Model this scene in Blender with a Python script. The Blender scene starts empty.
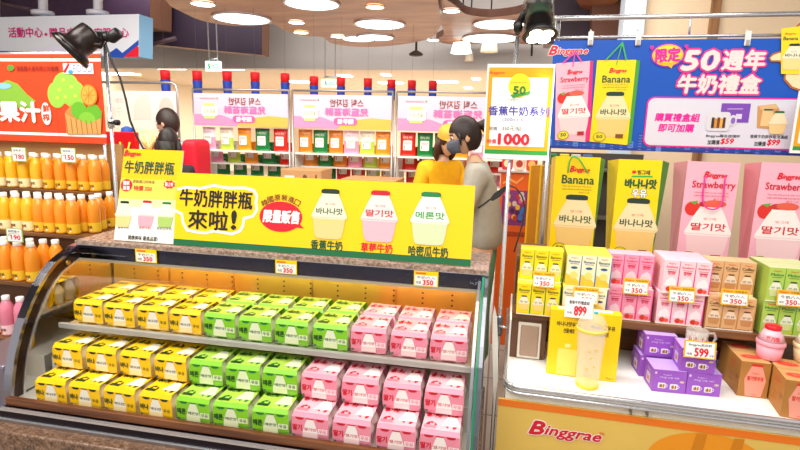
import bpy, bmesh, math, random
from mathutils import Vector, Matrix
random.seed(7)
S = bpy.context.scene
COL = S.collection
PI = math.pi
# ------------------------------------------------------------------ camera model
F_PX, PITCH, YAW, ROLL, CAM_H = 520.0, math.radians(10.48), math.radians(10.75), math.radians(1.45), 1.55
CAM = Vector((0, 0, CAM_H))
TBL = math.radians(-1.55)          # the promotion table stands 1.55 degrees off the glass case
TROT = Matrix.Rotation(TBL, 4, 'Z')

def cam_axes():
    fh = Vector((-math.sin(YAW), math.cos(YAW), 0)); r = Vector((math.cos(YAW), math.sin(YAW), 0))
    fw = fh * math.cos(PITCH) - Vector((0, 0, math.sin(PITCH))); up = fh * math.sin(PITCH) + Vector((0, 0, math.cos(PITCH)))
    return r, up, fw

def ray(u, v):
    r, up, fw = cam_axes()
    a, b = u - 400.0, v - 225.0
    c, s = math.cos(ROLL), math.sin(ROLL)
    a, b = a * c + b * s, -a * s + b * c
    return fw + r * (a / F_PX) - up * (b / F_PX)

def P(u, v, y):                    # the point of the vertical plane at depth y
    d = ray(u, v); return CAM + d * (y / d.y)
def Z(u, v, z):                    # the point of the level plane at height z
    d = ray(u, v); return CAM + d * ((z - CAM_H) / d.z)
TI = TROT.inverted()
def tray(u, v): return TI.to_3x3() @ ray(u, v)
def PT(u, v, y):                   # the same two in the table's own axes
    d = tray(u, v); return CAM + d * (y / d.y)
def ZT(u, v, z):
    d = tray(u, v); return CAM + d * ((z - CAM_H) / d.z)

# ------------------------------------------------------------------ materials
MATS = {}
def lin(h):
    h = h.lstrip('#'); o = []
    for i in (0, 2, 4):
        c = int(h[i:i+2], 16) / 255
        o.append(c / 12.92 if c <= .04045 else ((c + .055) / 1.055) ** 2.4)
    return (*o, 1)
def mat(h, r=.5, m=0., e=0., noise=0., scale=30., trans=0., coat=0., spec=.5):
    k = (h, r, m, e, noise, scale, trans, coat, spec)
    if k in MATS: return MATS[k]
    x = bpy.data.materials.new('surface_%d' % len(MATS)); x.use_nodes = True
    n = x.node_tree.nodes; l = x.node_tree.links; b = n['Principled BSDF']
    c = lin(h)
    b.inputs['Base Color'].default_value = c
    b.inputs['Roughness'].default_value = r
    b.inputs['Metallic'].default_value = m
    b.inputs['Specular IOR Level'].default_value = spec
    b.inputs['Transmission Weight'].default_value = trans
    b.inputs['Coat Weight'].default_value = coat
    if e:
        b.inputs['Emission Color'].default_value = c; b.inputs['Emission Strength'].default_value = e
    if noise:
        t = n.new('ShaderNodeTexNoise'); t.inputs['Scale'].default_value = scale; t.inputs['Detail'].default_value = 6
        tc = n.new('ShaderNodeTexCoord'); l.new(tc.outputs['Object'], t.inputs['Vector'])
        rp = n.new('ShaderNodeValToRGB')
        rp.color_ramp.elements[0].position = .3; rp.color_ramp.elements[1].position = .7
        rp.color_ramp.elements[0].color = (*[max(0, q * (1 - noise)) for q in c[:3]], 1)
        rp.color_ramp.elements[1].color = (*[min(1, q * (1 + noise)) for q in c[:3]], 1)
        l.new(t.outputs['Fac'], rp.inputs['Fac']); l.new(rp.outputs['Color'], b.inputs['Base Color'])
    MATS[k] = x
    return x
def glass_mat(name, tint, refl, rough=.02, fres=.5):
    x = bpy.data.materials.new(name); x.use_nodes = True
    n = x.node_tree.nodes; l = x.node_tree.links; n.clear()
    o = n.new('ShaderNodeOutputMaterial'); mx = n.new('ShaderNodeMixShader'); t = n.new('ShaderNodeBsdfTransparent'); g = n.new('ShaderNodeBsdfGlossy')
    t.inputs['Color'].default_value = tint; g.inputs['Roughness'].default_value = rough
    fr = n.new('ShaderNodeFresnel'); fr.inputs['IOR'].default_value = 1.35
    mu = n.new('ShaderNodeMath'); mu.operation = 'MULTIPLY_ADD'; mu.inputs[1].default_value = fres; mu.inputs[2].default_value = refl; mu.use_clamp = True
    l.new(fr.outputs[0], mu.inputs[0]); l.new(mu.outputs[0], mx.inputs[0]); l.new(t.outputs[0], mx.inputs[1]); l.new(g.outputs[0], mx.inputs[2]); l.new(mx.outputs[0], o.inputs['Surface'])
    return x
def speckle_mat(name, cols, scale, rough):
    x = bpy.data.materials.new(name); x.use_nodes = True
    n = x.node_tree.nodes; l = x.node_tree.links; b = n['Principled BSDF']; b.inputs['Roughness'].default_value = rough
    tc = n.new('ShaderNodeTexCoord'); v = n.new('ShaderNodeTexNoise'); v.inputs['Scale'].default_value = scale; v.inputs['Detail'].default_value = 8; v.inputs['Roughness'].default_value = .8
    l.new(tc.outputs['Object'], v.inputs['Vector']); rp = n.new('ShaderNodeValToRGB'); l.new(v.outputs['Fac'], rp.inputs['Fac'])
    el = rp.color_ramp.elements
    while len(el) < len(cols): el.new(.5)
    for i, c in enumerate(cols):
        el[i].position = .3 + .4 * i / (len(cols) - 1); el[i].color = lin(c)
    l.new(rp.outputs['Color'], b.inputs['Base Color'])
    return x
def tile_mat(name, c1, c2, cm, size):
    x = bpy.data.materials.new(name); x.use_nodes = True
    n = x.node_tree.nodes; l = x.node_tree.links; b = n['Principled BSDF']; b.inputs['Roughness'].default_value = .35
    tc = n.new('ShaderNodeTexCoord'); br = n.new('ShaderNodeTexBrick'); br.offset = 0; br.inputs['Scale'].default_value = 1
    br.inputs['Brick Width'].default_value = size; br.inputs['Row Height'].default_value = size; br.inputs['Mortar Size'].default_value = .006
    br.inputs['Color1'].default_value = lin(c1); br.inputs['Color2'].default_value = lin(c2); br.inputs['Mortar'].default_value = lin(cm)
    l.new(tc.outputs['Object'], br.inputs['Vector']); l.new(br.outputs['Color'], b.inputs['Base Color'])
    return x
def wood_mat(name, c1, c2, sc=(2, 30, 30), rough=.4):
    x = bpy.data.materials.new(name); x.use_nodes = True
    n = x.node_tree.nodes; l = x.node_tree.links; b = n['Principled BSDF']; b.inputs['Roughness'].default_value = rough
    tc = n.new('ShaderNodeTexCoord'); mp = n.new('ShaderNodeMapping'); mp.inputs['Scale'].default_value = sc
    t = n.new('ShaderNodeTexNoise'); t.inputs['Scale'].default_value = 1.5; t.inputs['Detail'].default_value = 6
    l.new(tc.outputs['Object'], mp.inputs['Vector']); l.new(mp.outputs[0], t.inputs['Vector'])
    rp = n.new('ShaderNodeValToRGB'); rp.color_ramp.elements[0].position = .35; rp.color_ramp.elements[1].position = .65
    rp.color_ramp.elements[0].color = lin(c1); rp.color_ramp.elements[1].color = lin(c2)
    l.new(t.outputs['Fac'], rp.inputs['Fac']); l.new(rp.outputs['Color'], b.inputs['Base Color'])
    return x
CHROME = mat('#dcdce0', .24, .75); STEEL = mat('#b9b9bd', .32, 1, noise=.08); DARKMETAL = mat('#3a3640', .28, .9)
BLACK = mat('#141214', .4); WHITE = mat('#f6f4f0', .5); PAPER = mat('#f4f1ea', .6)
GRANITE = speckle_mat('granite', ['#1f1611', '#5c4436', '#8a6b55', '#b89c86'], 55, .22)
GRANITE_TOP = speckle_mat('granite_top', ['#3a2c26', '#80675a', '#b39c8c', '#d6c5b8'], 60, .2)
FLOORM = tile_mat('floor_tiles', '#a89a8e', '#988a7f', '#5c5049', .45)
SILL = wood_mat('sill_wood', '#54290f', '#7a4720', (2, 40, 40))
RISERW = wood_mat('riser_wood', '#5e3a20', '#80542f', (3, 30, 30))
CLOUDW = wood_mat('cloud_panel_wood', '#a55e3d', '#cd8f66', (.8, 3, 3), .35)
def milky_mat(name, col, fac):
    x = bpy.data.materials.new(name); x.use_nodes = True
    n = x.node_tree.nodes; l = x.node_tree.links; b = n['Principled BSDF']; b.inputs['Base Color'].default_value = lin(col); b.inputs['Roughness'].default_value = .15
    mx = n.new('ShaderNodeMixShader'); t = n.new('ShaderNodeBsdfTransparent'); mx.inputs[0].default_value = fac
    l.new(t.outputs[0], mx.inputs[1]); l.new(b.outputs[0], mx.inputs[2]); l.new(mx.outputs[0], n['Material Output'].inputs['Surface'])
    return x
GLASS = glass_mat('clear_glass', (.985, .993, .99, 1), 0., .02, .012)
MIRGLASS = glass_mat('end_glass', (1, .95, .82, 1), .85, .04)
CLEARP = glass_mat('clear_plastic', (.96, .96, .93, 1), .10, .12)

# ------------------------------------------------------------------ mesh builder
TXT = {}
def text_geo(s, bold=0., shear=0., space=1.):
    k = (s, bold, shear, space)
    if k in TXT: return TXT[k]
    cu = bpy.data.curves.new('t', 'FONT'); cu.body = s; cu.size = 1; cu.resolution_u = 2; cu.offset = bold; cu.shear = shear; cu.space_character = space
    ob = bpy.data.objects.new('t', cu); COL.objects.link(ob)
    dg = bpy.context.evaluated_depsgraph_get(); ev = ob.evaluated_get(dg); me = ev.to_mesh()
    vs = [(v.co.x, v.co.y) for v in me.vertices]; fs = [tuple(p.vertices) for p in me.polygons]
    ev.to_mesh_clear(); bpy.data.objects.remove(ob); bpy.data.curves.remove(cu)
    xs = [v[0] for v in vs] or [0]; ys = [v[1] for v in vs] or [0]
    TXT[k] = (vs, fs, min(xs), min(ys), max(xs), max(ys))
    return TXT[k]

class MB:
    def __init__(s): s.v = []; s.f = []; s.mi = []; s.ms = []; s.sm = []
    def idx(s, m):
        if m not in s.ms: s.ms.append(m)
        return s.ms.index(m)
    def add(s, vs, fs, m, smooth=False):
        b = len(s.v); s.v.extend(Vector(q) for q in vs); k = s.idx(m)
        for f in fs: s.f.append(tuple(b + i for i in f)); s.mi.append(k); s.sm.append(smooth)
        return s
    def bm(s, bmx, m, smooth=False):
        bmx.verts.ensure_lookup_table(); bmx.verts.index_update()
        s.add([v.co.copy() for v in bmx.verts], [[v.index for v in f.verts] for f in bmx.faces], m, smooth); bmx.free(); return s
    def box(s, x0, y0, z0, x1, y1, z1, m, bev=0, seg=2):
        if bev:
            b = bmesh.new(); bmesh.ops.create_cube(b, size=1)
            for v in b.verts: v.co = Vector((x0 + (v.co.x + .5) * (x1 - x0), y0 + (v.co.y + .5) * (y1 - y0), z0 + (v.co.z + .5) * (z1 - z0)))
            bmesh.ops.bevel(b, geom=list(b.edges), offset=bev, segments=seg, affect='EDGES', profile=.5)
            return s.bm(b, m, False)
        v = [(x0, y0, z0), (x1, y0, z0), (x1, y1, z0), (x0, y1, z0), (x0, y0, z1), (x1, y0, z1), (x1, y1, z1), (x0, y1, z1)]
        return s.add(v, [(0, 3, 2, 1), (4, 5, 6, 7), (0, 1, 5, 4), (1, 2, 6, 5), (2, 3, 7, 6), (3, 0, 4, 7)], m)
    def hexa(s, v, m): return s.add(v, [(0, 3, 2, 1), (4, 5, 6, 7), (0, 1, 5, 4), (1, 2, 6, 5), (2, 3, 7, 6), (3, 0, 4, 7)], m)
    def lathe(s, prof, m, c=(0, 0, 0), n=20, caps=True, axis=None, smooth=True):
        vs = []; fs = []
        for r, z in prof:
            for i in range(n):
                a = 2 * PI * i / n; vs.append(Vector((r * math.cos(a), r * math.sin(a), z)))
        for j in range(len(prof) - 1):
            for i in range(n):
                k = (i + 1) % n; fs.append((j * n + i, j * n + k, (j + 1) * n + k, (j + 1) * n + i))
        if caps:
            fs.append(tuple(reversed(range(n)))); fs.append(tuple((len(prof) - 1) * n + i for i in range(n)))
        q = Matrix.Identity(3) if axis is None else Vector(axis).normalized().to_track_quat('Z', 'Y').to_matrix()
        return s.add([q @ v + Vector(c) for v in vs], fs, m, smooth)
    def tube(s, pts, r, m, n=10, caps=True):
        pts = [Vector(p) for p in pts]; vs = []; fs = []; N = len(pts)
        t0 = (pts[1] - pts[0]).normalized(); up = Vector((0, 0, 1)) if abs(t0.z) < .9 else Vector((1, 0, 0))
        a = t0.cross(up).normalized()
        for i, p in enumerate(pts):
            t = ((pts[min(i + 1, N - 1)] - pts[max(i - 1, 0)])).normalized()
            a = (a - t * a.dot(t)).normalized(); b = t.cross(a)
            rr = r[i] if isinstance(r, (list, tuple)) else r
            for j in range(n):
                g = 2 * PI * j / n; vs.append(p + a * (rr * math.cos(g)) + b * (rr * math.sin(g)))
        for i in range(N - 1):
            for j in range(n):
                k = (j + 1) % n; fs.append((i * n + j, i * n + k, (i + 1) * n + k, (i + 1) * n + j))
        if caps: fs.append(tuple(reversed(range(n)))); fs.append(tuple((N - 1) * n + j for j in range(n)))
        return s.add(vs, fs, m, True)
    def extrude(s, poly, vec, m, mside=None):
        """poly: 3-D outline, vec: thickness vector"""
        n = len(poly); a = [Vector(p) for p in poly]; b = [p + Vector(vec) for p in a]
        s.add(a + b, [tuple(range(n)), tuple(reversed(range(n, 2 * n)))], m)
        s.add(a + b, [(i, i + n, (i + 1) % n + n, (i + 1) % n) for i in range(n)], mside or m)
        return s
    def build(s, name, parent=None, org=None, normals=True, rot=None):
        me = bpy.data.meshes.new(name); o = Vector(org) if org is not None else Vector((0, 0, 0))
        me.from_pydata([v - o for v in s.v], [], s.f)
        for m in s.ms: me.materials.append(m)
        for p, k, q in zip(me.polygons, s.mi, s.sm): p.material_index = k; p.use_smooth = q
        me.update()
        ob = bpy.data.objects.new(name, me); COL.objects.link(ob)
        if parent is not None: ob.parent = parent
        elif org is not None: ob.location = o
        return ob

class Flat:
    """A printed flat surface: origin O, unit axes ex / ey, n towards the viewer; draws layers of print into an MB."""
    def __init__(s, O, ex, ey, b, step=.0008, table=False):
        s.O = Vector(O); s.ex = Vector(ex).normalized(); s.ey = Vector(ey).normalized(); s.n = s.ex.cross(s.ey).normalized(); s.b = b; s.step = step; s.table = table; s.k = 0
    def loc(s, u, v):              # where a point seen in the photograph lies on the sheet
        d = tray(u, v) if s.table else ray(u, v); k = (s.O - CAM).dot(s.n) / d.dot(s.n); p = CAM + d * k - s.O
        return p.dot(s.ex), p.dot(s.ey)
    def pt(s, a, b, L=0): return s.O + s.ex * a + s.ey * b + s.n * (s.step * L)
    def poly(s, pts, m, L=1):
        s.k += 1; L = L + .012 * (s.k % 60); s.b.add([s.pt(a, b, L) for a, b in pts], [tuple(range(len(pts)))], m); return s
    def rect(s, a0, b0, a1, b1, m, L=1): return s.poly([(a0, b0), (a1, b0), (a1, b1), (a0, b1)], m, L)
    def rrect(s, a0, b0, a1, b1, r, m, L=1):
        pts = []
        for cx, cy, t in ((a1 - r, b0 + r, -90), (a1 - r, b1 - r, 0), (a0 + r, b1 - r, 90), (a0 + r, b0 + r, 180)):
            for k in range(6):
                g = math.radians(t + 18 * k); pts.append((cx + r * math.cos(g), cy + r * math.sin(g)))
        return s.poly(pts, m, L)
    def ell(s, ca, cb, ra, rb, m, L=1, t0=0, t1=360, n=28): 
        return s.poly([(ca + ra * math.cos(math.radians(t0 + (t1 - t0) * i / n)), cb + rb * math.sin(math.radians(t0 + (t1 - t0) * i / n))) for i in range(n if t1 - t0 == 360 else n + 1)], m, L)
    def line(s, pts, w, m, L=1, closed=False):
        n = len(pts)
        for i in range(n if closed else n - 1):
            p, q = Vector(pts[i]), Vector(pts[(i + 1) % n]); d = (q - p)
            if d.length < 1e-9: continue
            d.normalize(); e = Vector((-d.y, d.x)) * (w / 2); p = p - d * w * .3; q = q + d * w * .3
            s.poly([p - e, q - e, q + e, p + e], m, L)
        return s
    def text(s, t, a0, b0, a1, b1, m, L=2, bold=0., shear=0., flip=False, rot=0., space=1.):
        vs, fs, x0, y0, x1, y1 = text_geo(t, 0., shear, space)
        w = max(x1 - x0, 1e-6); h = max(y1 - y0, 1e-6)
        if bold > 0:               # a bolder weight: the same glyphs printed a hair apart
            em = (b1 - b0) / h; d = bold * em * .75; tiny = (b1 - b0) < .012
            dirs = ((-1, 0), (1, 0)) if tiny else ((-1, 0), (1, 0), (0, 1), (0, -1)) if bold < .08 else ((-1, 0), (1, 0), (0, 1), (0, -1), (.7, .7), (-.7, .7), (.7, -.7), (-.7, -.7))
            for i, (dx, dy) in enumerate(dirs): s.text(t, a0 + dx * d, b0 + dy * d, a1 + dx * d, b1 + dy * d, m, L + .01 * i, 0., shear, flip, rot, space)
            return s
        out = []
        ca, cb = (a0 + a1) / 2, (b0 + b1) / 2; c, si = math.cos(rot), math.sin(rot)
        for x, y in vs:
            fx = (x - x0) / w; fx = 1 - fx if flip else fx
            a = a0 + (a1 - a0) * fx - ca; b = b0 + (b1 - b0) * (y - y0) / h - cb
            out.append(s.pt(ca + a * c - b * si, cb + a * si + b * c, L))
        s.b.add(out, fs, m); return s
    # the same, placed by where it is seen in the photograph
    def box_px(s, u0, v0, u1, v1):
        um, vm = (u0 + u1) / 2, (v0 + v1) / 2
        return s.loc(u0, vm)[0], s.loc(um, v1)[1], s.loc(u1, vm)[0], s.loc(um, v0)[1]
    def rpx(s, u0, v0, u1, v1, m, L=1): return s.rect(*s.box_px(u0, v0, u1, v1), m, L)
    def rrpx(s, u0, v0, u1, v1, r, m, L=1): return s.rrect(*s.box_px(u0, v0, u1, v1), r, m, L)
    def epx(s, u0, v0, u1, v1, m, L=1):
        a0, b0, a1, b1 = s.box_px(u0, v0, u1, v1); return s.ell((a0 + a1) / 2, (b0 + b1) / 2, (a1 - a0) / 2, (b1 - b0) / 2, m, L)
    def tpx(s, t, u0, v0, u1, v1, m, L=2, **k): return s.text(t, *s.box_px(u0, v0, u1, v1), m, L, **k)
    def ppx(s, pts, m, L=1): return s.poly([s.loc(*p) for p in pts], m, L)
    def lpx(s, pts, w, m, L=1, closed=False): return s.line([s.loc(*p) for p in pts], w, m, L, closed)

def tag(o, label, cat, group=None, kind=None):
    if label: o['label'] = label
    if cat: o['category'] = cat
    if group: o['group'] = group
    if kind: o['kind'] = kind
    return o
def struct(o): o['kind'] = 'structure'; return o
def thing(name, label, cat, loc=(0, 0, 0), rz=0., group=None):
    o = bpy.data.objects.new(name, None); COL.objects.link(o); o.location = loc; o.rotation_euler = (0, 0, rz); o.empty_display_size = .05
    return tag(o, label, cat, group)
def tthing(name, label, cat, loc, rz=0., group=None):      # a thing given in the table's own axes
    return thing(name, label, cat, TROT @ Vector(loc), TBL + rz, group)
def dup(root, loc, rz, label, group=None):
    r = root.copy(); COL.objects.link(r); r.location = loc; r.rotation_euler = (0, 0, rz); r['label'] = label
    if group: r['group'] = group
    for ch in list(root.children):
        c = ch.copy(); COL.objects.link(c); c.parent = r
        for g in list(ch.children):
            d = g.copy(); COL.objects.link(d); d.parent = c
    return r
ORD = ['first', 'second', 'third', 'fourth', 'fifth', 'sixth', 'seventh', 'eighth', 'ninth', 'tenth', 'eleventh', 'twelfth']

# ------------------------------------------------------------------ colours of the print
YEL = '#ffd400'; RED = mat('#e0102a', .5); DGREEN = mat('#12502c', .5); MAG = mat('#f0189a', .5)
BY = mat('#ffcf00', .42); BLK = mat('#1c1916', .5); WH = mat('#fbfaf6', .5); CREAM = mat('#f3e2b4', .5); INKB = mat('#3a3a9a', .5)

def jar_art(f, ca, b0, h, cap, top, cup, word=None, wm=None, L=3):
    """printed squat milk jar: domed shoulders, collar, tapered cup with rounded foot, small lid"""
    w = h * .74
    def sym(half): return [(ca + x * w, b0 + y * h) for x, y in half] + [(ca - x * w, b0 + y * h) for x, y in reversed(half)]
    f.poly(sym([(.24, 0), (.33, .012), (.375, .05), (.42, .2), (.46, .43)]), cup, L)
    f.poly(sym([(.455, .40), (.495, .415), (.5, .45), (.49, .48), (.44, .56), (.375, .68), (.30, .80), (.235, .885), (.225, .92)]), top, L + .5)
    f.poly(sym([(.19, .905), (.245, .915), (.255, .93), (.255, .97), (.235, .985), (.17, 1.0)]), cap, L + 1)
    f.line([(ca - w * .485, b0 + h * .43), (ca + w * .485, b0 + h * .43)], h * .014, cup, L + 1)
    if word:
        f.text(word, ca - w * .37, b0 + h * .49, ca + w * .37, b0 + h * .62, wm, L + 1.2, bold=.035)
        if h > .06: f.text('빙그레', ca - w * .12, b0 + h * .675, ca + w * .14, b0 + h * .72, RED, L + 1.2)

def brand(f, a0, b0, a1, b1, m, L=3, ring=None):
    """the maker's slanted red word with its big capital"""
    w, h = a1 - a0, b1 - b0; xm = a0 + w * .215
    if ring:
        f.text('B', a0, b0 - h * .02, xm, b0 + h * 1.12, ring, L - .6, bold=.12, shear=.3); f.text('inggrae', xm + w * .005, b0 - h * .2, a1, b0 + h * .86, ring, L - .4, bold=.10, shear=.3)
    f.text('B', a0, b0 - h * .02, xm, b0 + h * 1.12, m, L, bold=.06, shear=.3); f.text('inggrae', xm + w * .005, b0 - h * .2, a1, b0 + h * .86, m, L, bold=.045, shear=.3)

# ================================================================== SETTING
m = MB(); m.box(-9, -2.5, -.1, 6, 24, 0, FLOORM); struct(m.build('floor'))
CREAMW = mat('#f3e3c8', .6, noise=.02, scale=2)
m = MB(); m.box(-14, 20, 0, 10, 20.1, 3.2, CREAMW); struct(m.build('wall_back'))
m = MB(); m.box(-9.1, -2.5, 0, -9, 20, 3.8, CREAMW); struct(m.build('wall_left'))
m = MB(); m.box(-9, -2.5, 3.8, 6, 9.4, 3.9, mat('#231c2b', .6, noise=.1, scale=1)); struct(m.build('ceiling'))
m = MB(); m.box(-14, 9.2, 2.62, 10, 20, 2.7, mat('#f2e0c4', .5, noise=.02, scale=1)); struct(m.build('ceiling_far'))
m = MB(); m.box(-9, 9.0, 2.55, 6, 9.2, 3.8, mat('#d2cdcb', .6, noise=.02, scale=2)); struct(m.build('trim_1'))   # grey bulkhead
# right-hand cream wall and pale column behind the banner
wall_r = MB(); wall_r.box(.962, 4.3, 0, 5.9, 4.4, 3.8, mat('#f3d6b2', .6, noise=.015, scale=2)); struct(wall_r.build('wall_right'))
m = MB(); m.box(.817, 4.22, 0, .96, 4.4, 3.8, mat('#c6d4e2', .5, noise=.02, scale=2)); struct(m.build('trim_2'))
m = MB(); m.box(1.41, 4.27, 0, 1.472, 4.299, 3.8, wood_mat('post_wood', '#7a4e2c', '#a87848', (20, 20, 1.5))); struct(m.build('trim_3'))

# brown cloud-shaped ceiling panels with round recessed lights
def cloud(px, z, th, name, label):
    pts = [Z(u, v, z) for u, v in px]
    n = len(pts); sm = []
    for i in range(n):
        p0, p1, p2, p3 = pts[i - 1], pts[i], pts[(i + 1) % n], pts[(i + 2) % n]
        for k in range(4):
            t = k / 4
            sm.append(.5 * ((2 * p1) + (p2 - p0) * t + (2 * p0 - 5 * p1 + 4 * p2 - p3) * t * t + (3 * p1 - p0 - 3 * p2 + p3) * t ** 3))
    b = MB(); b.extrude(sm, (0, 0, th), CLOUDW, mat('#7a5040', .5)); c = sum(sm, Vector()) / len(sm)
    o = b.build(name, None, Vector((c.x, c.y, z)))
    return tag(o, label, 'ceiling panel')
cloud([(158, -30), (167, 2), (180, 11), (200, 20), (224, 25), (250, 26), (272, 24), (284, 30), (303, 36), (322, 37), (334, 44), (365, 47), (398, 45), (424, 40), (436, 34), (440, 15), (400, -30)], 2.78, .09, 'ceiling_panel',
      'brown wavy-edged ceiling panel with most of the round lights, over the flag line')
cloud([(398, -8), (437, 20), (444, 34), (436, 40), (448, 44), (474, 44), (500, 42), (528, 44), (552, 38), (562, 24), (552, 13), (530, 11), (512, 15), (488, 17), (466, 14), (455, 5), (430, -8)], 2.9, .09, 'ceiling_panel',
      'brown wavy-edged ceiling panel above the pendant lamps and the white price sign')
cloud([(560, -30), (575, -2), (585, 10), (606, 10), (622, -4), (640, -30)], 2.86, .09, 'ceiling_panel', 'brown ceiling panel lobe above the blue banner beside the pale column')
def ceil_light(u0, v0, u1, v1, z, label, warm, e, rim=True):
    zc = z - .012; a = Z(u0, (v0 + v1) / 2, zc); b_ = Z(u1, (v0 + v1) / 2, zc); c = (a + b_) / 2
    t = Z((u0 + u1) / 2, v0, zc); q = Z((u0 + u1) / 2, v1, zc); rx = (b_ - a).length / 2; ry = max((t - q).length / 2, .02)
    r = rx
    o = thing('ceiling_light', label, 'ceiling light', (c.x, c.y, z - .004), 0, 'round lights in the brown ceiling panels')
    f = MB(); f.lathe([(r * 1.08, -.014), (r * 1.08, 0), (r * .99, 0), (r * .99, -.014), (r * 1.08, -.014)], mat('#e8e2da', .4), n=28, caps=False); f.build('rim', o)
    d = MB(); d.lathe([(r * .98, -.011), (r * .98, -.004)], mat(warm, .5, e=e), n=28, smooth=False); d.build('diffuser', o)
CL = [(216, 14, 268, 24, 'large round cool-white light nearest the dark beam', '#eaf6ff', 5), (286, -3, 338, 11, 'very large white round light cut by the top of the view', '#fffdfa', 5),
      (356, 20, 404, 29, 'large round white light above the middle of the seaweed racks', '#fffdfa', 5), (343, 34, 374, 44, 'cool-white round light overlapping its twin, on its near-beam side', '#e0f3ff', 4), (358, 34, 393, 41, 'cool-white round light overlapping its twin, on its pendant side', '#e0f3ff', 4),
      (192, 1, 214, 7, 'small warm downlight nearest the blue and white hanging sign box', '#fff4dc', 9), (289, 20, 304, 25, 'small cool downlight above two red and blue flags', '#f4fff0', 9), (294, 30, 308, 35, 'small warm downlight just below another small downlight', '#ffe9a8', 9),
      (331, 34, 345, 39, 'small cool downlight beside the overlapping pair of round lights', '#eafff4', 9), (366, 4, 384, 10, 'small amber downlight above the large white round light', '#ffd98a', 9), (427, 38, 439, 42, 'small cool downlight at the wavy edge near the ceiling fan', '#eafff4', 9)]
for u0, v0, u1, v1, lb, w, e in CL: ceil_light(u0, v0, u1, v1, 2.78, lb, w, e)
for u0, v0, u1, v1, lb, w, e in [(474, 20, 524, 29, 'large warm-white round light beside the clamp spotlight', '#fff3e6', 5), (464, 35, 518, 42, 'large pale blue round light just above the pendant lamps', '#dff4f6', 4), (443, 8, 460, 14, 'small cool downlight by itself between the two wavy panels', '#f4fff6', 9)]:
    ceil_light(u0, v0, u1, v1, 2.9, lb, w, e)
# dark beams and ducts under the black ceiling
def beam(px, y, depth, label, hexc='#33243a'):
    b = MB(); pts = [P(u, v, y) for u, v in px]; b.extrude(pts, (0, depth, 0), mat(hexc, .5, noise=.15, scale=2), mat('#8a5f4a', .5)); c = sum(pts, Vector()) / len(pts)
    return tag(b.build('ceiling_beam', None, c), label, 'ceiling beam')
beam([(150, -40), (262, -40), (262, 55), (200, 49), (150, 44)], 7.6, .25, 'dark purple boxed ceiling beam ending above the hanging exit sign')
beam([(0, -25), (150, -25), (150, 26), (0, 20)], 7.0, .5, 'dark purple ceiling beam above the blue and white sign box', '#4a3450')
beam([(545, -45), (600, -45), (600, 44), (545, 44)], 6.2, .3, 'dark brown hanging wall panel behind the clamp spotlight', '#3a2a3a')
beam([(592, -45), (630, -45), (630, 44), (592, 44)], 6.0, .15, 'brown hanging wall panel beside the pale column', '#7a5446')
for (a, b_, y, lb) in [((150, 45), (176, 38), 7.3, 'thin dark pipe under the boxed beam end'), ((3, 2), (30, 9), 6.2, 'pale slim pipe hanging above the blue and white sign box')]:
    t = MB(); t.tube([P(*a, y), P(*b_, y)], .03, mat('#57404f', .5)); o = t.build('ceiling_pipe', None, P(*a, y)); tag(o, lb, 'pipe')
# far ceiling strips of light
for i, (u, v, w) in enumerate([(150, 65, 20), (120, 74, 22), (229, 69, 16), (300, 82, 14), (345, 76, 8), (391, 83, 16), (446, 82, 16), (386, 75, 5), (476, 79, 5), (468, 88, 5)]):
    a, b_ = Z(u - w * .7, v, 2.61), Z(u + w * .7, v, 2.61); c = (a + b_) / 2; L = (b_ - a).length / 2
    g = MB(); g.box(-L, -.16, -.01, L, .16, .004, mat('#fffef8', .5, e=9)); o = g.build('ceiling_strip_light', None, None); o.location = (c.x, min(max(c.y, 9.6), 19.5), 2.612)
    tag(o, 'white strip light set in the far cream ceiling, %s counting away from the juice banner' % ORD[[1, 0, 2, 3, 4, 6, 7, 5, 9, 8][i]], 'strip light', 'strip lights of the far ceiling')

# ------------------------------------------------------------------ pendant lamps, fan
def pendant(u, v0, v1, w, y, hexc, e, label):
    c = P(u, v1, y); h = (P(u, v0, y) - P(u, v1, y)).length; r = (P(u + w / 2, v1, y) - c).length
    o = thing('pendant_lamp', label, 'pendant lamp', c)
    a = MB(); a.lathe([(r, 0), (r * .8, h), (r * .78, h), (r * .97, .005)], mat(hexc, .6, e=e), n=24, caps=False); a.build('shade', o)
    a = MB(); a.lathe([(r * .3, h * .3), (r * .34, h * .5), (r * .2, h * .7)], mat('#fff6d8', .4, e=6), n=14); a.build('bulb', o)
    a = MB(); a.tube([(0, 0, h), (0, 0, 3.8 - c.z)], .012, BLACK, 6); a.build('cord', o)
pendant(461, 43, 53, 21, 8.3, '#eef9f6', 2.2, 'white glowing pendant lamp under the ceiling panel')
pendant(489, 43, 52, 18, 8.5, '#d9c6ae', .3, 'beige pendant lamp beside the white glowing one')
pendant(469, 52, 61, 9, 8.7, '#cdbba4', .3, 'small lower beige pendant lamp between two larger ones')
c = P(416, 54, 8.2); o = thing('ceiling_fan', 'dark round-headed ceiling fitting hanging below the brown panel edge', 'ceiling fan', c)
a = MB(); a.lathe([(.02, -.04), (.10, -.025), (.11, 0), (.07, .03), (.03, .05)], mat('#4a3a33', .5), n=24); a.build('head', o)
a = MB(); a.tube([(0, 0, .05), (0, 0, 3.8 - c.z)], .018, mat('#4a3a33', .5), 8); a.build('rod', o)

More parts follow.
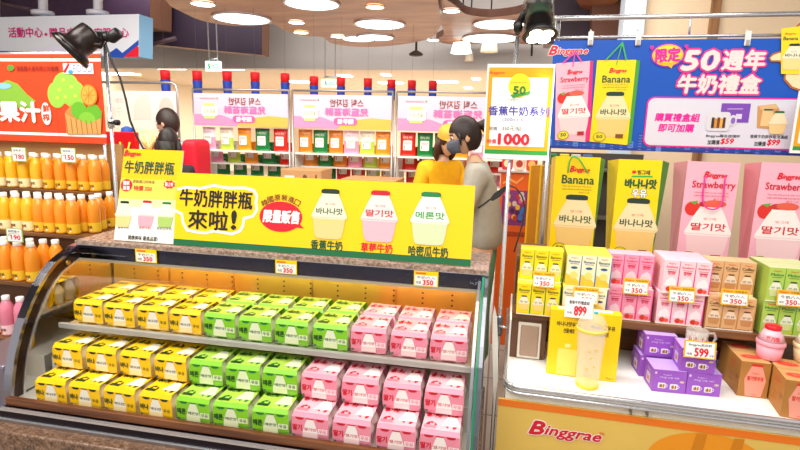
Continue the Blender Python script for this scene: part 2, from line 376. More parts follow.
# ------------------------------------------------------------------ red and blue flags on a line, exit signs
FL = [165, 197, 227, 255, 285, 314, 341, 368, 391.5, 412, 433]; FV = [70, 71, 71.5, 72.5, 73.5, 76.5, 77.5, 78.5, 80, 80.5, 81]
FR, FB = mat('#e3121f', .6), mat('#1d3fae', .6)
for i, (u, v) in enumerate(zip(FL, FV)):
    y = 5.0 + .16 * i; p = P(u, v, y); k = y / 5.0
    o = thing('hanging_flag', 'red and blue paper tube on a thread, %s from the juice banner' % ORD[i], 'hanging decoration', p, 0, 'red and blue paper tubes above the racks')
    w = .05 if i < 8 else .052
    a = MB(); a.lathe([(w * .93, -.1), (w, -.03), (w * .96, 0)], FR, n=14); a.build('red_top', o)
    a = MB(); a.lathe([(w * .85, -.235), (w * 1.0, -.1001)], FB, n=14, caps=False); a.build('blue_skirt', o)
    a = MB(); a.tube([(0, 0, 0), (0, 0, 2.78 - p.z)], .001, mat('#55504c', .5), 5); a.build('thread', o)
def exit_sign(u0, v0, u1, v1, y, label, txt):
    c = P((u0 + u1) / 2, v0, y); o = thing('exit_sign', label, 'exit sign', c)
    w = (P(u1, v0, y) - P(u0, v0, y)).length; h = (P(u0, v0, y) - P(u0, v1, y)).length
    b = MB(); b.box(-w / 2, 0, -h, w / 2, .06, 0, mat('#e6fff2', .5, e=1.1)); f = Flat((0, 0, -h), (1, 0, 0), (0, 0, 1), b, .002)
    G = mat('#14a870', .5); f.text(txt, -w * .05, h * .25, w * .42, h * .75, G, 1, bold=.02); f.ell(-w * .22, h * .68, h * .1, h * .1, G, 1)
    f.line([(-w * .24, h * .58), (-w * .2, h * .38), (-w * .28, h * .2)], h * .11, G, 1); f.line([(-w * .2, h * .38), (-w * .12, h * .22)], h * .09, G, 1); f.line([(-w * .32, h * .45), (-w * .23, h * .55), (-w * .13, h * .45)], h * .07, G, 1)
    b.build('lit_panel', o)
    a = MB()
    for s in (-.3, .3): a.tube([(s * w, .03, 0), (s * w, .03, 3.8 - c.z)], .007, mat('#b9bdc2', .3, .5), 6)
    a.tube([(-.3 * w, .03, .03), (.3 * w, .03, .03)], .012, mat('#c9cdd2', .3, .8), 6); a.build('hanger', o)
exit_sign(205, 61, 219, 71, 6.0, 'green and white lit exit sign hanging below the dark beam', '出口')
exit_sign(321, 79, 338, 87, 7.5, 'green and white exit sign above the middle rack header', '出口')

# ------------------------------------------------------------------ hanging sign box of the service centre
y = 5.0; BL = P(0, 53, y); o = thing('hanging_sign_box', 'white hanging sign box with pink lettering and a blue end, above the juice banner', 'hanging sign', P(70, 50, y))
org = Vector(o.location); b = MB()
q = [P(-60, 51, y), P(139, 56.5, y), P(139, 14, y), P(-60, 18.5, y)]
b.extrude(q, (0, .22, 0), mat('#dfe3ec', .5), mat('#8cc7f2', .5))
f = Flat(P(70, 35, y), (1, 0, 0), (0, 0, 1), b, .004)
PK = mat('#d01e78', .5); NAVY = mat('#1e49b0', .5)
for t, u0, u1 in (('活動中心', 9, 43), ('．', 45, 48), ('贈品中心', 50, 85), ('．', 86, 89), ('客服中心', 95, 129)): f.tpx(t, u0, 27.5 + u0 * .004, u1, 37.5, PK, 2, bold=.03) if t != '．' else f.epx(45, 33, 48, 36, PK, 2) if u0 < 60 else f.epx(89, 33, 92, 36, PK, 2)
f.ppx([(104, 57), (117, 48), (123, 53), (139, 40), (139, 45), (123, 58)], NAVY, 2); f.ppx([(108, 57), (120, 51.5), (124, 55), (132, 50), (137, 46), (139, 47), (139, 57)], RED, 1.5)
f.ppx([(-55, 49), (66, 53), (66, 55), (-55, 50.5)], NAVY, 2)
b.build('panel', o, org)
a = MB()
for u in (43, 98): a.tube([P(u, 16, y + .1), P(u, -60, y + .1)], .045, mat('#d8d6dd', .4), 8); a.lathe([(.11, 0), (.11, .04)], mat('#cfcbd6', .4), P(u, 15.2, y + .1), 14)
a.tube([P(43, -20, y + .1), P(98, -20, y + .1)], .03, mat('#d8d6dd', .4), 6); a.build('hanger', o, org)

# ================================================================== REFRIGERATED GLASS CASE
XL, XR = -1.76, -.02
PROF = [(1.915, 1.030), (1.85, 1.018), (1.79, .998), (1.745, .978), (1.70, .945), (1.66, .905), (1.62, .855), (1.585, .80), (1.555, .74), (1.53, .68), (1.51, .61), (1.497, .55), (1.49, .50)]
case = thing('display_case', 'long refrigerated display case with curved glass, granite base and shelves of milk packs', 'display case', ((XL + XR) / 2, 1.8, 0))
CO = Vector(case.location)
def cpart(b, name, parent=None): return b.build(name, parent or case, CO)
b = MB(); b.box(XL - .25, 1.39, .0, XR + .01, 2.14, .455, GRANITE, .006); cpart(b, 'granite_base')
b = MB(); b.box(XL - .25, 1.44, .4555, XR, 2.14, .466, STEEL); b.box(XL, 1.45, .466, XR, 1.50, .5, DARKMETAL); b.box(XL, 1.447, .496, XR, 1.462, .503, CHROME); b.box(XL, 1.443, .462, XR, 1.455, .468, CHROME); cpart(b, 'metal_kick_rail')
b = MB(); b.box(XL + .005, 1.472, .503, XR - .012, 1.492, .5325, SILL, .003); cpart(b, 'wooden_sill')
b = MB(); b.box(XL + .01, 1.495, .5, XR - .015, 2.1, .512, mat('#d9d5cc', .35, .2)); cpart(b, 'case_floor')
b = MB(); b.box(XL + .02, 1.672, .5125, XR - .03, 2.05, .607, mat('#d9d5cc', .35, .2)); cpart(b, 'rear_step')
# rear panel: polished, with rows of bracket holes
PANEL = mat('#fcc352', .24, .4, noise=.06, scale=5)  # reflected yellow of the packs and warm light put into the base colour
b = MB(); b.box(XL + .01, 2.06, .5, XR - .015, 2.075, 1.036, PANEL)
f = Flat((XL, 2.06, .5), (1, 0, 0), (0, 0, 1), b, .0007)
x = .12
while x < 1.70:
    for k in range(22): f.rect(x - .004, .04 + .0225 * k, x + .004, .047 + .0225 * k, BLK, 1)
    x += .123
for x in (.3, .62, .99, 1.36): f.rect(x - .003, 0, x + .003, .54, mat('#c68a3a', .3, .8), .6)
cpart(b, 'rear_panel')
b = MB(); b.box(XL, 2.08, .46, XR, 2.13, 1.036, STEEL); cpart(b, 'rear_housing')
# shelf with its bright edge and the price-rail wires
b = MB(); b.box(XL + .09, 1.668, .742, XR - .03, 2.055, .75, mat('#d6d2c8', .25, .7)); sh = cpart(b, 'shelf')
b = MB(); b.box(XL + .085, 1.654, .744, XR - .03, 1.668, .766, mat('#c9c7c2', .3, .6), .003); cpart(b, 'shelf_edge', sh)
b = MB()
for x in (XL + .1, (XL + XR) / 2, XR - .05): b.extrude([(x, 2.055, .741), (x, 1.72, .741), (x, 1.74, .73), (x, 2.055, .69)], (.006, 0, 0), STEEL)
cpart(b, 'shelf_bracket', sh)
# top slab, mirror rail, lamp
b = MB(); b.box(XL + .0, 1.872, 1.036, XR, 2.14, 1.052, GRANITE_TOP, .003); cpart(b, 'top_slab')
b = MB(); b.box(XL, 1.868, .972, XR, 1.88, 1.032, mat('#55566c', .1, 1)); b.box(XL, 1.862, 1.034, XR, 1.8715, 1.049, GRANITE_TOP); b.box(XL, 1.862, .962, XR, 1.885, .973, mat('#cfc3a6', .3, .7)); b.box(XL, 1.864, 1.0305, XR, 1.8675, 1.034, CHROME); rail = cpart(b, 'mirror_rail')
b = MB(); b.tube([(XL + .08, 1.905, 1.03), (XR - .08, 1.905, 1.03)], .013, mat('#fff3d0', .5, e=16), 10); cpart(b, 'lamp_tube', rail)
# left glass end with its curved double frame
def band(x0, x1, off0, off1, m, pr=PROF):
    b = MB(); n = len(pr); outs = []; ins = []
    for i, (yy, zz) in enumerate(pr):
        a, c_ = pr[max(i - 1, 0)], pr[min(i + 1, n - 1)]; t = Vector((c_[0] - a[0], c_[1] - a[1])).normalized(); nrm = Vector((-t.y, t.x))
        if nrm.x < 0: nrm = -nrm
        outs.append((yy + nrm.x * off0, zz - abs(nrm.y) * off0)); ins.append((yy + nrm.x * off1, zz - abs(nrm.y) * off1))
    vs = []; fs = []
    for (a, c_) in zip(outs, ins): vs += [(x0, *a), (x1, *a), (x1, *c_), (x0, *c_)]
    for i in range(n - 1):
        for j in range(4): k = (j + 1) % 4; fs.append((i * 4 + j, i * 4 + k, i * 4 + 4 + k, i * 4 + 4 + j))
    fs += [(3, 2, 1, 0), tuple(4 * (n - 1) + j for j in range(4))]
    b.add(vs, fs, m); return b
fr = cpart(band(XL - .015, XL + .012, -.004, .05, mat('#4a3c38', .22, .8)), 'end_frame')
cpart(band(XL - .018, XL + .018, -.010, .004, mat('#a9a7b2', .15, 1)), 'outer_trim', fr)
cpart(band(XL - .016, XL + .016, .046, .056, CHROME), 'inner_trim', fr)
b = MB(); b.lathe([(.011, 0), (.012, .006), (.006, .008)], mat('#c79a4e', .3, 1), (XL + .0125, 1.80, .968), 14, axis=(1, 0, 0)); cpart(b, 'brass_screw', fr)
pl = [(y_, z_) for y_, z_ in PROF]
b = MB(); b.extrude([(XL - .004, 2.075, .5), (XL - .004, 2.075, 1.03)] + [(XL - .004, y_ + .02, z_ - .012) for y_, z_ in PROF], (.006, 0, 0), MIRGLASS); cpart(b, 'end_glass')
# right end: green-edged pane and chrome post
fr2 = cpart(band(XR - .012, XR, -.01, .022, mat('#7d8088', .25, 1)), 'end_frame')
cpart(band(XR - .022, XR - .013, -.004, .03, mat('#1f7a5e', .15, e=.05)), 'glass_edge', fr2)  # slight emission added so the green pane edge glows
cpart(band(XR - .036, XR - .026, .014, .026, mat('#9fa2aa', .3, .8)), 'inner_trim', fr2)
b = MB(); b.extrude([(XR - .021, 2.075, .5), (XR - .021, 2.075, 1.03)] + [(XR - .021, y_ + .03, z_ - .02) for y_, z_ in PROF], (.006, 0, 0), glass_mat('side_glass', (.9, .97, .93, 1), .04)); cpart(b, 'end_glass')
# curved front pane
b = MB(); vs = []; fs = []
for yy, zz in PROF: vs += [(XL + .02, yy - .02, zz - .004), (XR - .026, yy - .02, zz - .004)]
for i in range(len(PROF) - 1): fs.append((2 * i, 2 * i + 1, 2 * i + 3, 2 * i + 2))
b.add(vs, fs, GLASS, True); cpart(b, 'front_glass')
b = MB(); b.box(XL - .25, 1.5, .467, XL - .02, 2.12, .64, mat('#8a8290', .35, .6), .01); cpart(b, 'end_cabinet')

# ------------------------------------------------------------------ four-packs of jar milk in printed sleeves
PW, PD, PH = .132, .134, .098
JP = [(.026, 0), (.030, .003), (.0325, .042), (.0345, .046), (.0345, .052), (.031, .062), (.0185, .086), (.0185, .089), (.0195, .089), (.0195, .096), (.017, .0975)]
def make_pack(kind):
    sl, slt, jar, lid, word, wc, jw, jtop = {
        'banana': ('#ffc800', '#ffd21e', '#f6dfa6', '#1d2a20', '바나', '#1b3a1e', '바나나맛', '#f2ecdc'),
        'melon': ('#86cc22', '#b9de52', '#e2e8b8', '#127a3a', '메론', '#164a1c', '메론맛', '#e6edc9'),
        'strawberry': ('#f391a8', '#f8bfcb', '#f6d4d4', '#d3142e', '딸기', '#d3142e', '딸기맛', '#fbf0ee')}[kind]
    ms = mat(sl, .35, noise=.03, scale=40); mt = mat(slt, .3); ml = mat(lid, .35)  # mt: paler sleeve top, light falling on the packs put into its colour
    o = thing('milk_four_pack', '', 'milk pack', (0, 0, 0), 0)
    # the paper sleeve: a band round the jars, open at both ends, bulging with the jars
    b = MB(); pr = [(.012, 0), (.002, .006), (-.003, .02), (-.004, .05), (-.004, .084), (.0065, PH), (PD - .0065, PH), (PD + .004, .084), (PD + .004, .05), (PD + .003, .02), (PD - .002, .006), (PD - .012, 0)]
    wz = lambda z: 1 - .10 * max(0, (.03 - z) / .03) ** 1.5 - .075 * max(0, (z - .062) / .036) ** 1.3
    nx = 9; n = len(pr); vs = []; fs = []
    for i in range(nx):
        x = PW * i / (nx - 1); t = abs(i / (nx - 1) - .5) * 2
        bul = .0
        for j, (yy, zz) in enumerate(pr):
            s_ = -1 if yy < PD / 2 else 1
            z2 = zz - (.0035 if zz > .09 and 0 < i < nx - 1 and i % 4 != 2 else 0) * (1 if zz == PH else 0) * .3
            vs.append(((x - PW / 2) * wz(zz), yy - bul * s_ * (1 if .01 < zz < .09 else 0), z2))
    for i in range(nx - 1):
        for j in range(n):
            k = (j + 1) % n; fs.append((i * n + j, i * n + k, (i + 1) * n + k, (i + 1) * n + j))
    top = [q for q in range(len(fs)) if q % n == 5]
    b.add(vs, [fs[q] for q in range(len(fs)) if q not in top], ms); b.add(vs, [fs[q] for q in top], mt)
    f = Flat((-PW / 2, -.0045, 0), (1, 0, 0), (0, 0, 1), b, .0006)
    f.poly([(.040, .012), (.094, .012), (.093, .034), (.085, .062), (.078, .080), (.056, .080), (.049, .062), (.041, .034)], mat(jtop, .4), 1)
    f.poly([(.040, .012), (.094, .012), (.0935, .031), (.0405, .031)], mat(jar, .4), 1.4)
    f.text(word, .005, .036, .037, .057, mat(wc, .4), 2, bold=.05); f.text(jw, .047, .038, .088, .049, mat(wc, .4), 2, bold=.04)
    f.rect(.094, .03, .128, .05, mat('#f8e6a0' if kind == 'banana' else '#e3f0c0' if kind == 'melon' else '#fbdfe4', .4), 1) if kind != 'banana' else None
    f.text('우유', .098, .034, .124, .047, mat(wc, .4) if kind != 'strawberry' else mat('#ee7d90', .4), 2, bold=.02)
    f.rect(.005, .012, .013, .021, mat('#5a6a60', .4), 1)
    for cx in (.030, .102): f.poly([(cx - .016, .0835), (cx - .013, .078), (cx - .006, .075), (cx + .006, .075), (cx + .013, .078), (cx + .016, .0835)], ml, 1)
    f.poly([(.052, .083), (.055, .079), (.078, .079), (.081, .083)], ml, 1.5)
    f.rect(.012, .0125, .030, .0137, mat(wc, .4), 1)
    f = Flat((-PW / 2, .0, PH), (1, 0, 0), (0, 1, 0), b, .0006)
    f.text(jw, .012, .078, .062, .098, mat(wc, .4), 1.5, bold=.05)
    f.poly([(.066, .03), (.128, .034), (.112, .088), (.082, .088)], mat(jtop, .4), 1)
    f.rect(.010, .014, .05, .030, mat(wc, .4) if kind != 'strawberry' else mat('#f08ca0', .4), 1)
    for cx, cy in ((.034, .045), (.100, .094)): f.ell(cx, cy, .006, .005, ml, 2, n=14)
    b.build('sleeve', o)
    # the jars inside, lids showing
    body = MB(); body.lathe(JP[:8], mat(jar, .35), n=18); lidb = MB(); lidb.lathe(JP[8:], ml, n=18)
    first = None
    for sx in (-1, 1):
        for sy in (-1, 1):
            if first is None:
                j = body.build('milk_jar', o); l_ = lidb.build('lid', j); first = (j, l_)
            else:
                j = first[0].copy(); COL.objects.link(j); j.parent = o; l_ = first[1].copy(); COL.objects.link(l_); l_.parent = j
            j.location = (sx * .0326, PD / 2 + sy * .0328, .0)
    return o
PACKS = {k: make_pack(k) for k in ('banana', 'melon', 'strawberry')}
used = set()
GRP = {'banana': 'yellow banana milk four-packs in the glass case', 'melon': 'green melon milk four-packs in the glass case', 'strawberry': 'pink strawberry milk four-packs in the glass case'}
def lay_pack(kind, x, y, z, rz, label):
    if kind not in used:
        used.add(kind); o = PACKS[kind]; o.location = (x, y, z); o.rotation_euler = (0, 0, rz); o['label'] = label; o['group'] = GRP[kind]
    else: dup(PACKS[kind], (x, y, z), rz, label, GRP[kind])
PITCHX = .1438
def row(y, z, counts, where, jit=.004):
    i = 0
    for kind, n in counts:
        an = {'banana': 'the curved end frame', 'melon': 'the yellow packs', 'strawberry': 'the green packs'}[kind]
        col = {'banana': 'yellow banana', 'melon': 'green melon', 'strawberry': 'pink strawberry'}[kind]
        for k in range(n):
            lay_pack(kind, -1.645 + PITCHX * (i + .47) + random.uniform(-.003, .003), y + random.uniform(0, jit), z, random.uniform(-.035, .035), '%s milk pack, %s from %s, %s' % (col, ORD[k], an, where)); i += 1
row(1.502, .5125, [('banana', 4), ('melon', 3), ('strawberry', 4)], 'lowest row by the sill')
row(1.59, .6112, [('banana', 4), ('melon', 3), ('strawberry', 4)], 'second tier below the shelf')
row(1.70, .7505, [('banana', 4), ('melon', 4), ('strawberry', 3)], 'shelf edge row')
row(1.848, .7505, [('banana', 4), ('melon', 4), ('strawberry', 3)], 'rear shelf row')

# ------------------------------------------------------------------ price tags along the mirror rail
def rail_tag(u0, v0, u1, v1, label, price='350'):
    yy = 1.860; c = P((u0 + u1) / 2, v1, yy); w = (P(u1, v0, yy) - P(u0, v0, yy)).length; h = (P(u0, v0, yy) - P(u0, v1, yy)).length
    o = thing('price_tag', label, 'price tag', c, 0, 'yellow price tags along the case rail')
    b = MB(); b.box(-w / 2, -.001, 0, w / 2, .0015, h, mat('#f6d200', .4))
    f = Flat((-w / 2, -.001, 0), (1, 0, 0), (0, 0, 1), b, .0006)
    f.rect(w * .05, h * .06, w * .95, h * .74, WH, 1); f.rect(w * .08, h * .8, w * .5, h * .92, mat('#e8701c', .4), 1); f.text('牛奶六入', w * .12, h * .5, w * .88, h * .68, BLK, 2); f.text(price, w * .38, h * .12, w * .8, h * .44, RED, 2, bold=.06); f.text('特價', w * .1, h * .14, w * .3, h * .34, BLK, 2)
    b.build('card', o)
    b = MB(); b.box(-w * .3, .002, h * .2, w * .3, .0075, h * .9, CLEARP); b.build('holder', o)
rail_tag(136, 249.5, 157, 262.5, 'yellow price tag on the case rail below the white-bottomed poster')
rail_tag(275.5, 260.5, 297, 274, 'yellow price tag on the case rail below the red speech bubble')
rail_tag(413.5, 271.5, 438, 286.5, 'yellow price tag on the case rail below the melon milk picture')

# ================================================================== SIGNS STANDING ON THE CASE
def lean_axes(deg): a = math.radians(deg); return Vector((1, 0, 0)), Vector((0, math.sin(a), math.cos(a)))
def board(f, a0, b0, a1, b1, th, m, medge=None):
    pts = [f.pt(a, b_, 0) for a, b_ in ((a0, b0), (a1, b0), (a1, b1), (a0, b1))]
    f.b.extrude(pts, -f.n * th, m, medge or m)
# big yellow slogan sign
O = Vector((0, 1.885, 1.0535)); ex, ey = lean_axes(10); b = MB(); f = Flat(O, ex, ey, b, .0009)
so = thing('slogan_sign', 'wide yellow sign on the case with jar pictures and a red speech bubble', 'sign', (-.7, 1.885, 1.0535))
board(f, -1.31, .0015, -.088, .301, .006, BY, mat('#e8c200', .5))
f.rect(-1.31, .0016, -.088, .027, mat('#15693c', .45), 1)
blob = [(178, 189), (186, 187.5), (200, 188.5), (214, 185.5), (228, 188), (245, 188), (254, 190.5), (257, 196), (256, 203), (257, 210), (253, 216), (244, 218.5), (243, 226), (240, 231), (232, 234), (214, 231), (205, 233), (196, 232), (187, 230), (183, 222), (182, 214), (176, 211)]
f.lpx(blob, .011, WH, 1)
bx = mat('#1b1a16', .5)
f.tpx('牛奶胖胖瓶', 180, 190.5, 252.5, 207.5, bx, 2, bold=.03); f.tpx('來啦', 188.5, 210.5, 228, 229.5, bx, 2, bold=.03); f.tpx('!', 232, 211, 236, 229, bx, 2, bold=.05)
f.epx(259.5, 201.5, 302.5, 232, RED, 1); f.ppx([(291, 227), (298, 222), (304, 228.5)], RED, 1)
f.tpx('限量販售', 263.5, 210.5, 299.5, 223, WH, 2, bold=.05, shear=.1)
arc = '韓國原裝進口'; BR = mat('#7a3c10', .5)
for k, ch in enumerate(arc):
    g = math.radians(-42 + 84 * k / 5); cu, cv = 281 + 24.5 * math.sin(g), 218 - 20.5 * math.cos(g)
    f.tpx(ch, cu - 3, cv - 3, cu + 3, cv + 3, BR, 2, bold=.02, rot=-g * .6)
def jar_px(f, u, v0, v1, *a, **k):
    a0, b0 = f.loc(u, v1); a1, b1 = f.loc(u, v0); jar_art(f, (a0 + a1) / 2, b0, b1 - b0, *a, **k)
jar_px(f, 329.5, 189, 239, mat('#16321f', .4), mat('#f1e6cd', .45), mat('#f0cd86', .45), '바나나맛', mat('#175a2c', .4))
jar_px(f, 379.5, 190.5, 242, mat('#c8122a', .4), mat('#f5dcda', .45), mat('#f2b6c2', .45), '딸기맛', mat('#d3142e', .4))
jar_px(f, 430, 192, 245, mat('#17803f', .4), mat('#eef0e4', .45), mat('#d3dfb0', .45), '메론맛', mat('#1f9a48', .4))
f.tpx('香蕉牛奶', 311, 240.5, 342.5, 250, DGREEN, 2, bold=.035); f.tpx('草莓牛奶', 361, 243.5, 392.5, 252.5, RED, 2, bold=.035); f.tpx('哈密瓜牛奶', 408.5, 246.5, 448, 256.5, DGREEN, 2, bold=.035)
b.build('panel', so, so.location)
b = MB(); b.box(-.18, .002, 0, -.1, .09, .002, CLEARP); b.box(.3, .002, 0, .38, .09, .002, CLEARP); b.box(-.18, .05, .002, -.1, .053, .2, CLEARP); b.box(.3, .05, .002, .38, .053, .2, CLEARP); b.build('easel_foot', so)
# white and yellow poster beside it
O = Vector((0, 1.893, 1.0535)); ex, ey = lean_axes(15); b = MB(); f = Flat(O, ex, ey, b, .0009)
po = thing('jar_poster', 'glossy poster board with three jars, yellow fading to white, beside the juice shelf', 'poster', (-1.45, 1.893, 1.0535))
PYEL = mat('#ffc414', .25)
board(f, -1.596, .0015, -1.3145, .396, .005, PYEL, WH)
clampb = lambda px: [(max(-1.596, min(-1.3145, a)), max(b_, .002)) for a, b_ in (f.loc(*q) for q in px)]
f.poly(clampb([(112, 178), (184, 181), (184, 215), (110, 211)]), mat('#ffd55a', .25), .6); f.poly(clampb([(110, 205), (186, 208), (184, 250), (105, 246)]), mat('#f3efe6', .25), .9); f.poly(clampb([(110, 198), (186, 201), (186, 209), (110, 206)]), mat('#fbe6a8', .25), 1.1)
brand(f, *f.box_px(124.5, 151, 141, 156), RED, 2)
f.tpx('牛奶胖胖瓶', 125, 161.5, 174.5, 174, DGREEN, 2, bold=.03)
f.epx(121, 179, 132.5, 191.5, RED, 2); f.tpx('獨家', 123.5, 181, 130, 185, WH, 3, bold=.03); f.tpx('販售', 123.5, 186, 130, 190, WH, 3, bold=.03)
st = [f.loc(169.5 + (6.4 if k % 2 else 5) * math.cos(k * PI / 8), 184.5 + (4.6 if k % 2 else 3.4) * math.sin(k * PI / 8)) for k in range(16)]
f.poly(st, RED, 2); f.tpx('新上市', 165.5, 182.5, 173.5, 186.5, WH, 3, bold=.03)
f.tpx('原裝進口好味道', 133, 180, 155, 183.5, BLK, 2); f.tpx('特價 350', 134, 186, 152, 191, RED, 2, bold=.03)
jar_px(f, 124, 201, 227, mat('#16321f', .3), mat('#f1e6cd', .3), mat('#f0cd86', .3)); jar_px(f, 146.5, 200.5, 227, mat('#c8122a', .3), mat('#f5dcda', .3), mat('#f2a6b4', .3)); jar_px(f, 166, 202, 227.5, mat('#17803f', .3), mat('#e9efd4', .3), mat('#a7c766', .3))
f.tpx('香蕉牛奶', 118, 225.5, 129, 229, DGREEN, 2); f.tpx('草莓牛奶', 139, 226, 151, 229.5, RED, 2); f.tpx('哈密瓜牛奶', 157, 227, 172, 230.5, DGREEN, 2); f.tpx('健康美味 最高品質!', 128, 236, 158, 240.5, BLK, 2, bold=.02)
b.build('panel', po, po.location)
b = MB(); b.box(-.06, .002, 0, .06, .1, .002, CLEARP); b.box(-.06, .07, .002, .06, .073, .25, CLEARP); b.build('easel_foot', po)

# ------------------------------------------------------------------ lamp on the pole beside the juice shelf
LP = Vector((-1.905, 2.3, 0)); lo = thing('clamp_lamp', 'black clamp spotlight on a slim chrome pole in front of the juice banner', 'lamp', LP)
b = MB(); b.tube([(0, 0, 0), (0, 0, 1.97)], .009, CHROME, 10); b.lathe([(.12, 0), (.12, .012), (.02, .03)], CHROME, n=20); b.build('pole', lo)
b = MB(); b.tube([(.0, -.012, 1.545), (.04, -.02, 1.545)], .006, BLACK, 8); b.lathe([(.014, 0), (.014, .018)], BLACK, (.042, -.02, 1.545), 10, axis=(1, 0, 0)); b.lathe([(.016, 1.52), (.016, 1.57)], CHROME, n=12); b.build('knob', lo)
hc = P(80, 43, 2.22) - LP; ax = Vector((-.62, -.52, -.72)).normalized()
LB = mat('#2c2220', .3, .3)
b = MB(); b.lathe([(.03, -.085), (.055, -.078), (.062, -.07), (.063, -.02), (.064, .022), (.084, .03), (.089, .04), (.09, .05), (.086, .052), (.07, .03)], LB, hc, 26, caps=True, axis=ax); hd = b.build('lamp_head', lo)
b = MB(); b.lathe([(.094, .046), (.097, .05), (.097, .062), (.093, .066), (.086, .062), (.086, .05)], mat('#1b1414', .2), hc, 26, caps=False, axis=ax); b.build('rim', hd)
b = MB(); b.lathe([(.068, .04), (.068, .045)], mat('#fff4d8', .4, e=2), hc, 20, axis=ax); b.build('lens', hd)
b = MB()
for k in range(10):
    g = 2 * PI * k / 10; q = ax.to_track_quat('Z', 'Y').to_matrix(); r = q @ Vector((math.cos(g), math.sin(g), 0)); b.tube([hc + ax * -.075 + r * .052, hc + ax * -.03 + r * .056], .004, LB, 5)
b.build('cooling_rib', hd)
b = MB(); e0 = Vector((0, 0, 1.955)); b.tube([hc + Vector((.045, .0, .0)), hc + Vector((.085, .02, -.01)), e0], .016, LB, 8); b.box(-.03, -.025, 1.93, .03, .03, 1.975, BLACK, .006)
k1 = P(108, 38, 2.26) - LP; b.tube([e0, k1], .02, BLACK, 8); b.lathe([(.018, -.03), (.026, -.02), (.026, .03), (.015, .035)], BLACK, P(114, 36, 2.24) - LP, 12, axis=(1, 0, .6)); b.build('clamp', lo)
b = MB(); b.tube([P(u, v, 2.24) - LP for u, v in ((106, 45), (112, 62), (120, 78), (126, 100), (130, 120), (136, 135), (143, 148), (149, 152))], .005, BLACK, 6); b.build('cord', lo)

# ================================================================== PROMOTION TABLE (everything below in the table's own axes)
ZT0 = .69
tab = tthing('promotion_table', 'white-topped promotion table with a gold front panel and red lettering', 'table', (.6, 2.1, 0)); TO = Vector((.6, 2.1, 0))
X0, X1, YF, YB = .016, 1.42, 1.70, 2.50
out = [(X1, YF)] ; r = .05
for k in range(7): g = math.radians(270 - 15 * k); out.append((X0 + r + r * math.cos(g), YF + r + r * math.sin(g)))
out += [(X0, YB), (X1, YB)]
WTOP = mat('#fbfaf7', .25)
b = MB(); b.extrude([(x, y, ZT0 - .012) for x, y in reversed(out)], (0, 0, .012), WTOP); b.build('table_top', tab, TO)
b = MB(); b.tube([(X1, YF - .004, ZT0 + .004)] + [(x - (.004 if x < .05 else 0), y - (.004 if y < 1.73 else 0), ZT0 + .004) for x, y in out[1:-2]] + [(X0 - .004, YB, ZT0 + .004)], .008, CHROME, 10)
b.tube([(X1, YF - .004, ZT0 - .018)] + [(x - (.004 if x < .05 else 0), y - (.004 if y < 1.73 else 0), ZT0 - .018) for x, y in out[1:-2]] + [(X0 - .004, YB, ZT0 - .018)], .006, CHROME, 10); b.build('chrome_rim', tab, TO)
b = MB(); b.box(X0 + .0, YF + .012, .02, X1, YB, ZT0 - .013, mat('#efece4', .4))
b.build('cabinet', tab, TO)
b = MB()
for x in (.42, .47): b.box(x - .002, YF - .012, ZT0 - .04, x + .002, YF + .011, ZT0 - .02, mat('#8a7c70', .4, .6))
b.build('price_rail_clip', tab, TO)
b = MB(); b.box(X0 - .022, YF + .002, .02, X1, YF + .011, ZT0 - .05, mat('#e6c05e', .5, noise=.03, scale=6))
f = Flat((0, YF + .002, 0), (1, 0, 0), (0, 0, 1), b, .0012, True)
ORG = mat('#f07a18', .45)
f.rect(X0 - .022, ZT0 - .075, X1, ZT0 - .05, ORG, 1)
brand(f, *f.box_px(529, 426, 601.5, 437.5), mat('#d8142a', .45), 3, WH); f.tpx('TM', 599, 432, 604, 435, mat('#d8142a', .45), 3)
# printed sunflower-like disc running out of the view
c_ = f.loc(706, 464); Rr = f.loc(770, 464)[0] - c_[0]
f.ell(c_[0], c_[1], Rr, Rr * .60, mat('#ef9718', .5), 1, n=40)
for k, (u0, u1) in enumerate(((690, 704), (728, 742))): a0 = f.loc(u0, 455)[0]; a1 = f.loc(u1, 455)[0]; f.poly([(a0 - .02, .42), (a1 - .02, .42), (a1, c_[1] + Rr * .585), (a0 + .01, c_[1] + Rr * .575)], mat('#d3810c', .5), 2)
f.rect(X0 - .022, .02, X1, 0.03, ORG, 1)
b.build('front_panel', tab, TO)
# brown display steps behind
b = MB(); b.box(.022, 1.938, .853, X1, 2.17, .879, RISERW, .002); b.build('display_shelf', tab, TO)
b = MB(); b.box(.022, 2.14, ZT0 + .0005, X1, 2.17, .8528, RISERW); b.build('shelf_back', tab, TO)
b = MB(); b.box(.030, 2.172, ZT0 + .0005, X1, 2.45, 1.04, RISERW); b.build('rear_step', tab, TO)
b = MB(); b.box(.024, 1.948, ZT0 + .0005, .154, 2.1395, .8528, mat('#6b4630', .5, noise=.1, scale=12)); b.build('end_block', tab, TO)
b = MB(); b.box(.05, 1.938, ZT0 + .004, .136, 1.9475, ZT0 + .148, mat('#e9e2d8', .4), .004); b.box(.06, 1.932, ZT0 + .016, .126, 1.9378, ZT0 + .138, mat('#a58b7b', .5, noise=.06, scale=20), .003); b.build('end_hatch', tab, TO)
b = MB(); b.box(X0 + .000, 1.85, ZT0 + .001, X0 + .006, 2.16, .878, mat('#ece7dd', .4)); b.build('end_panel', tab, TO)

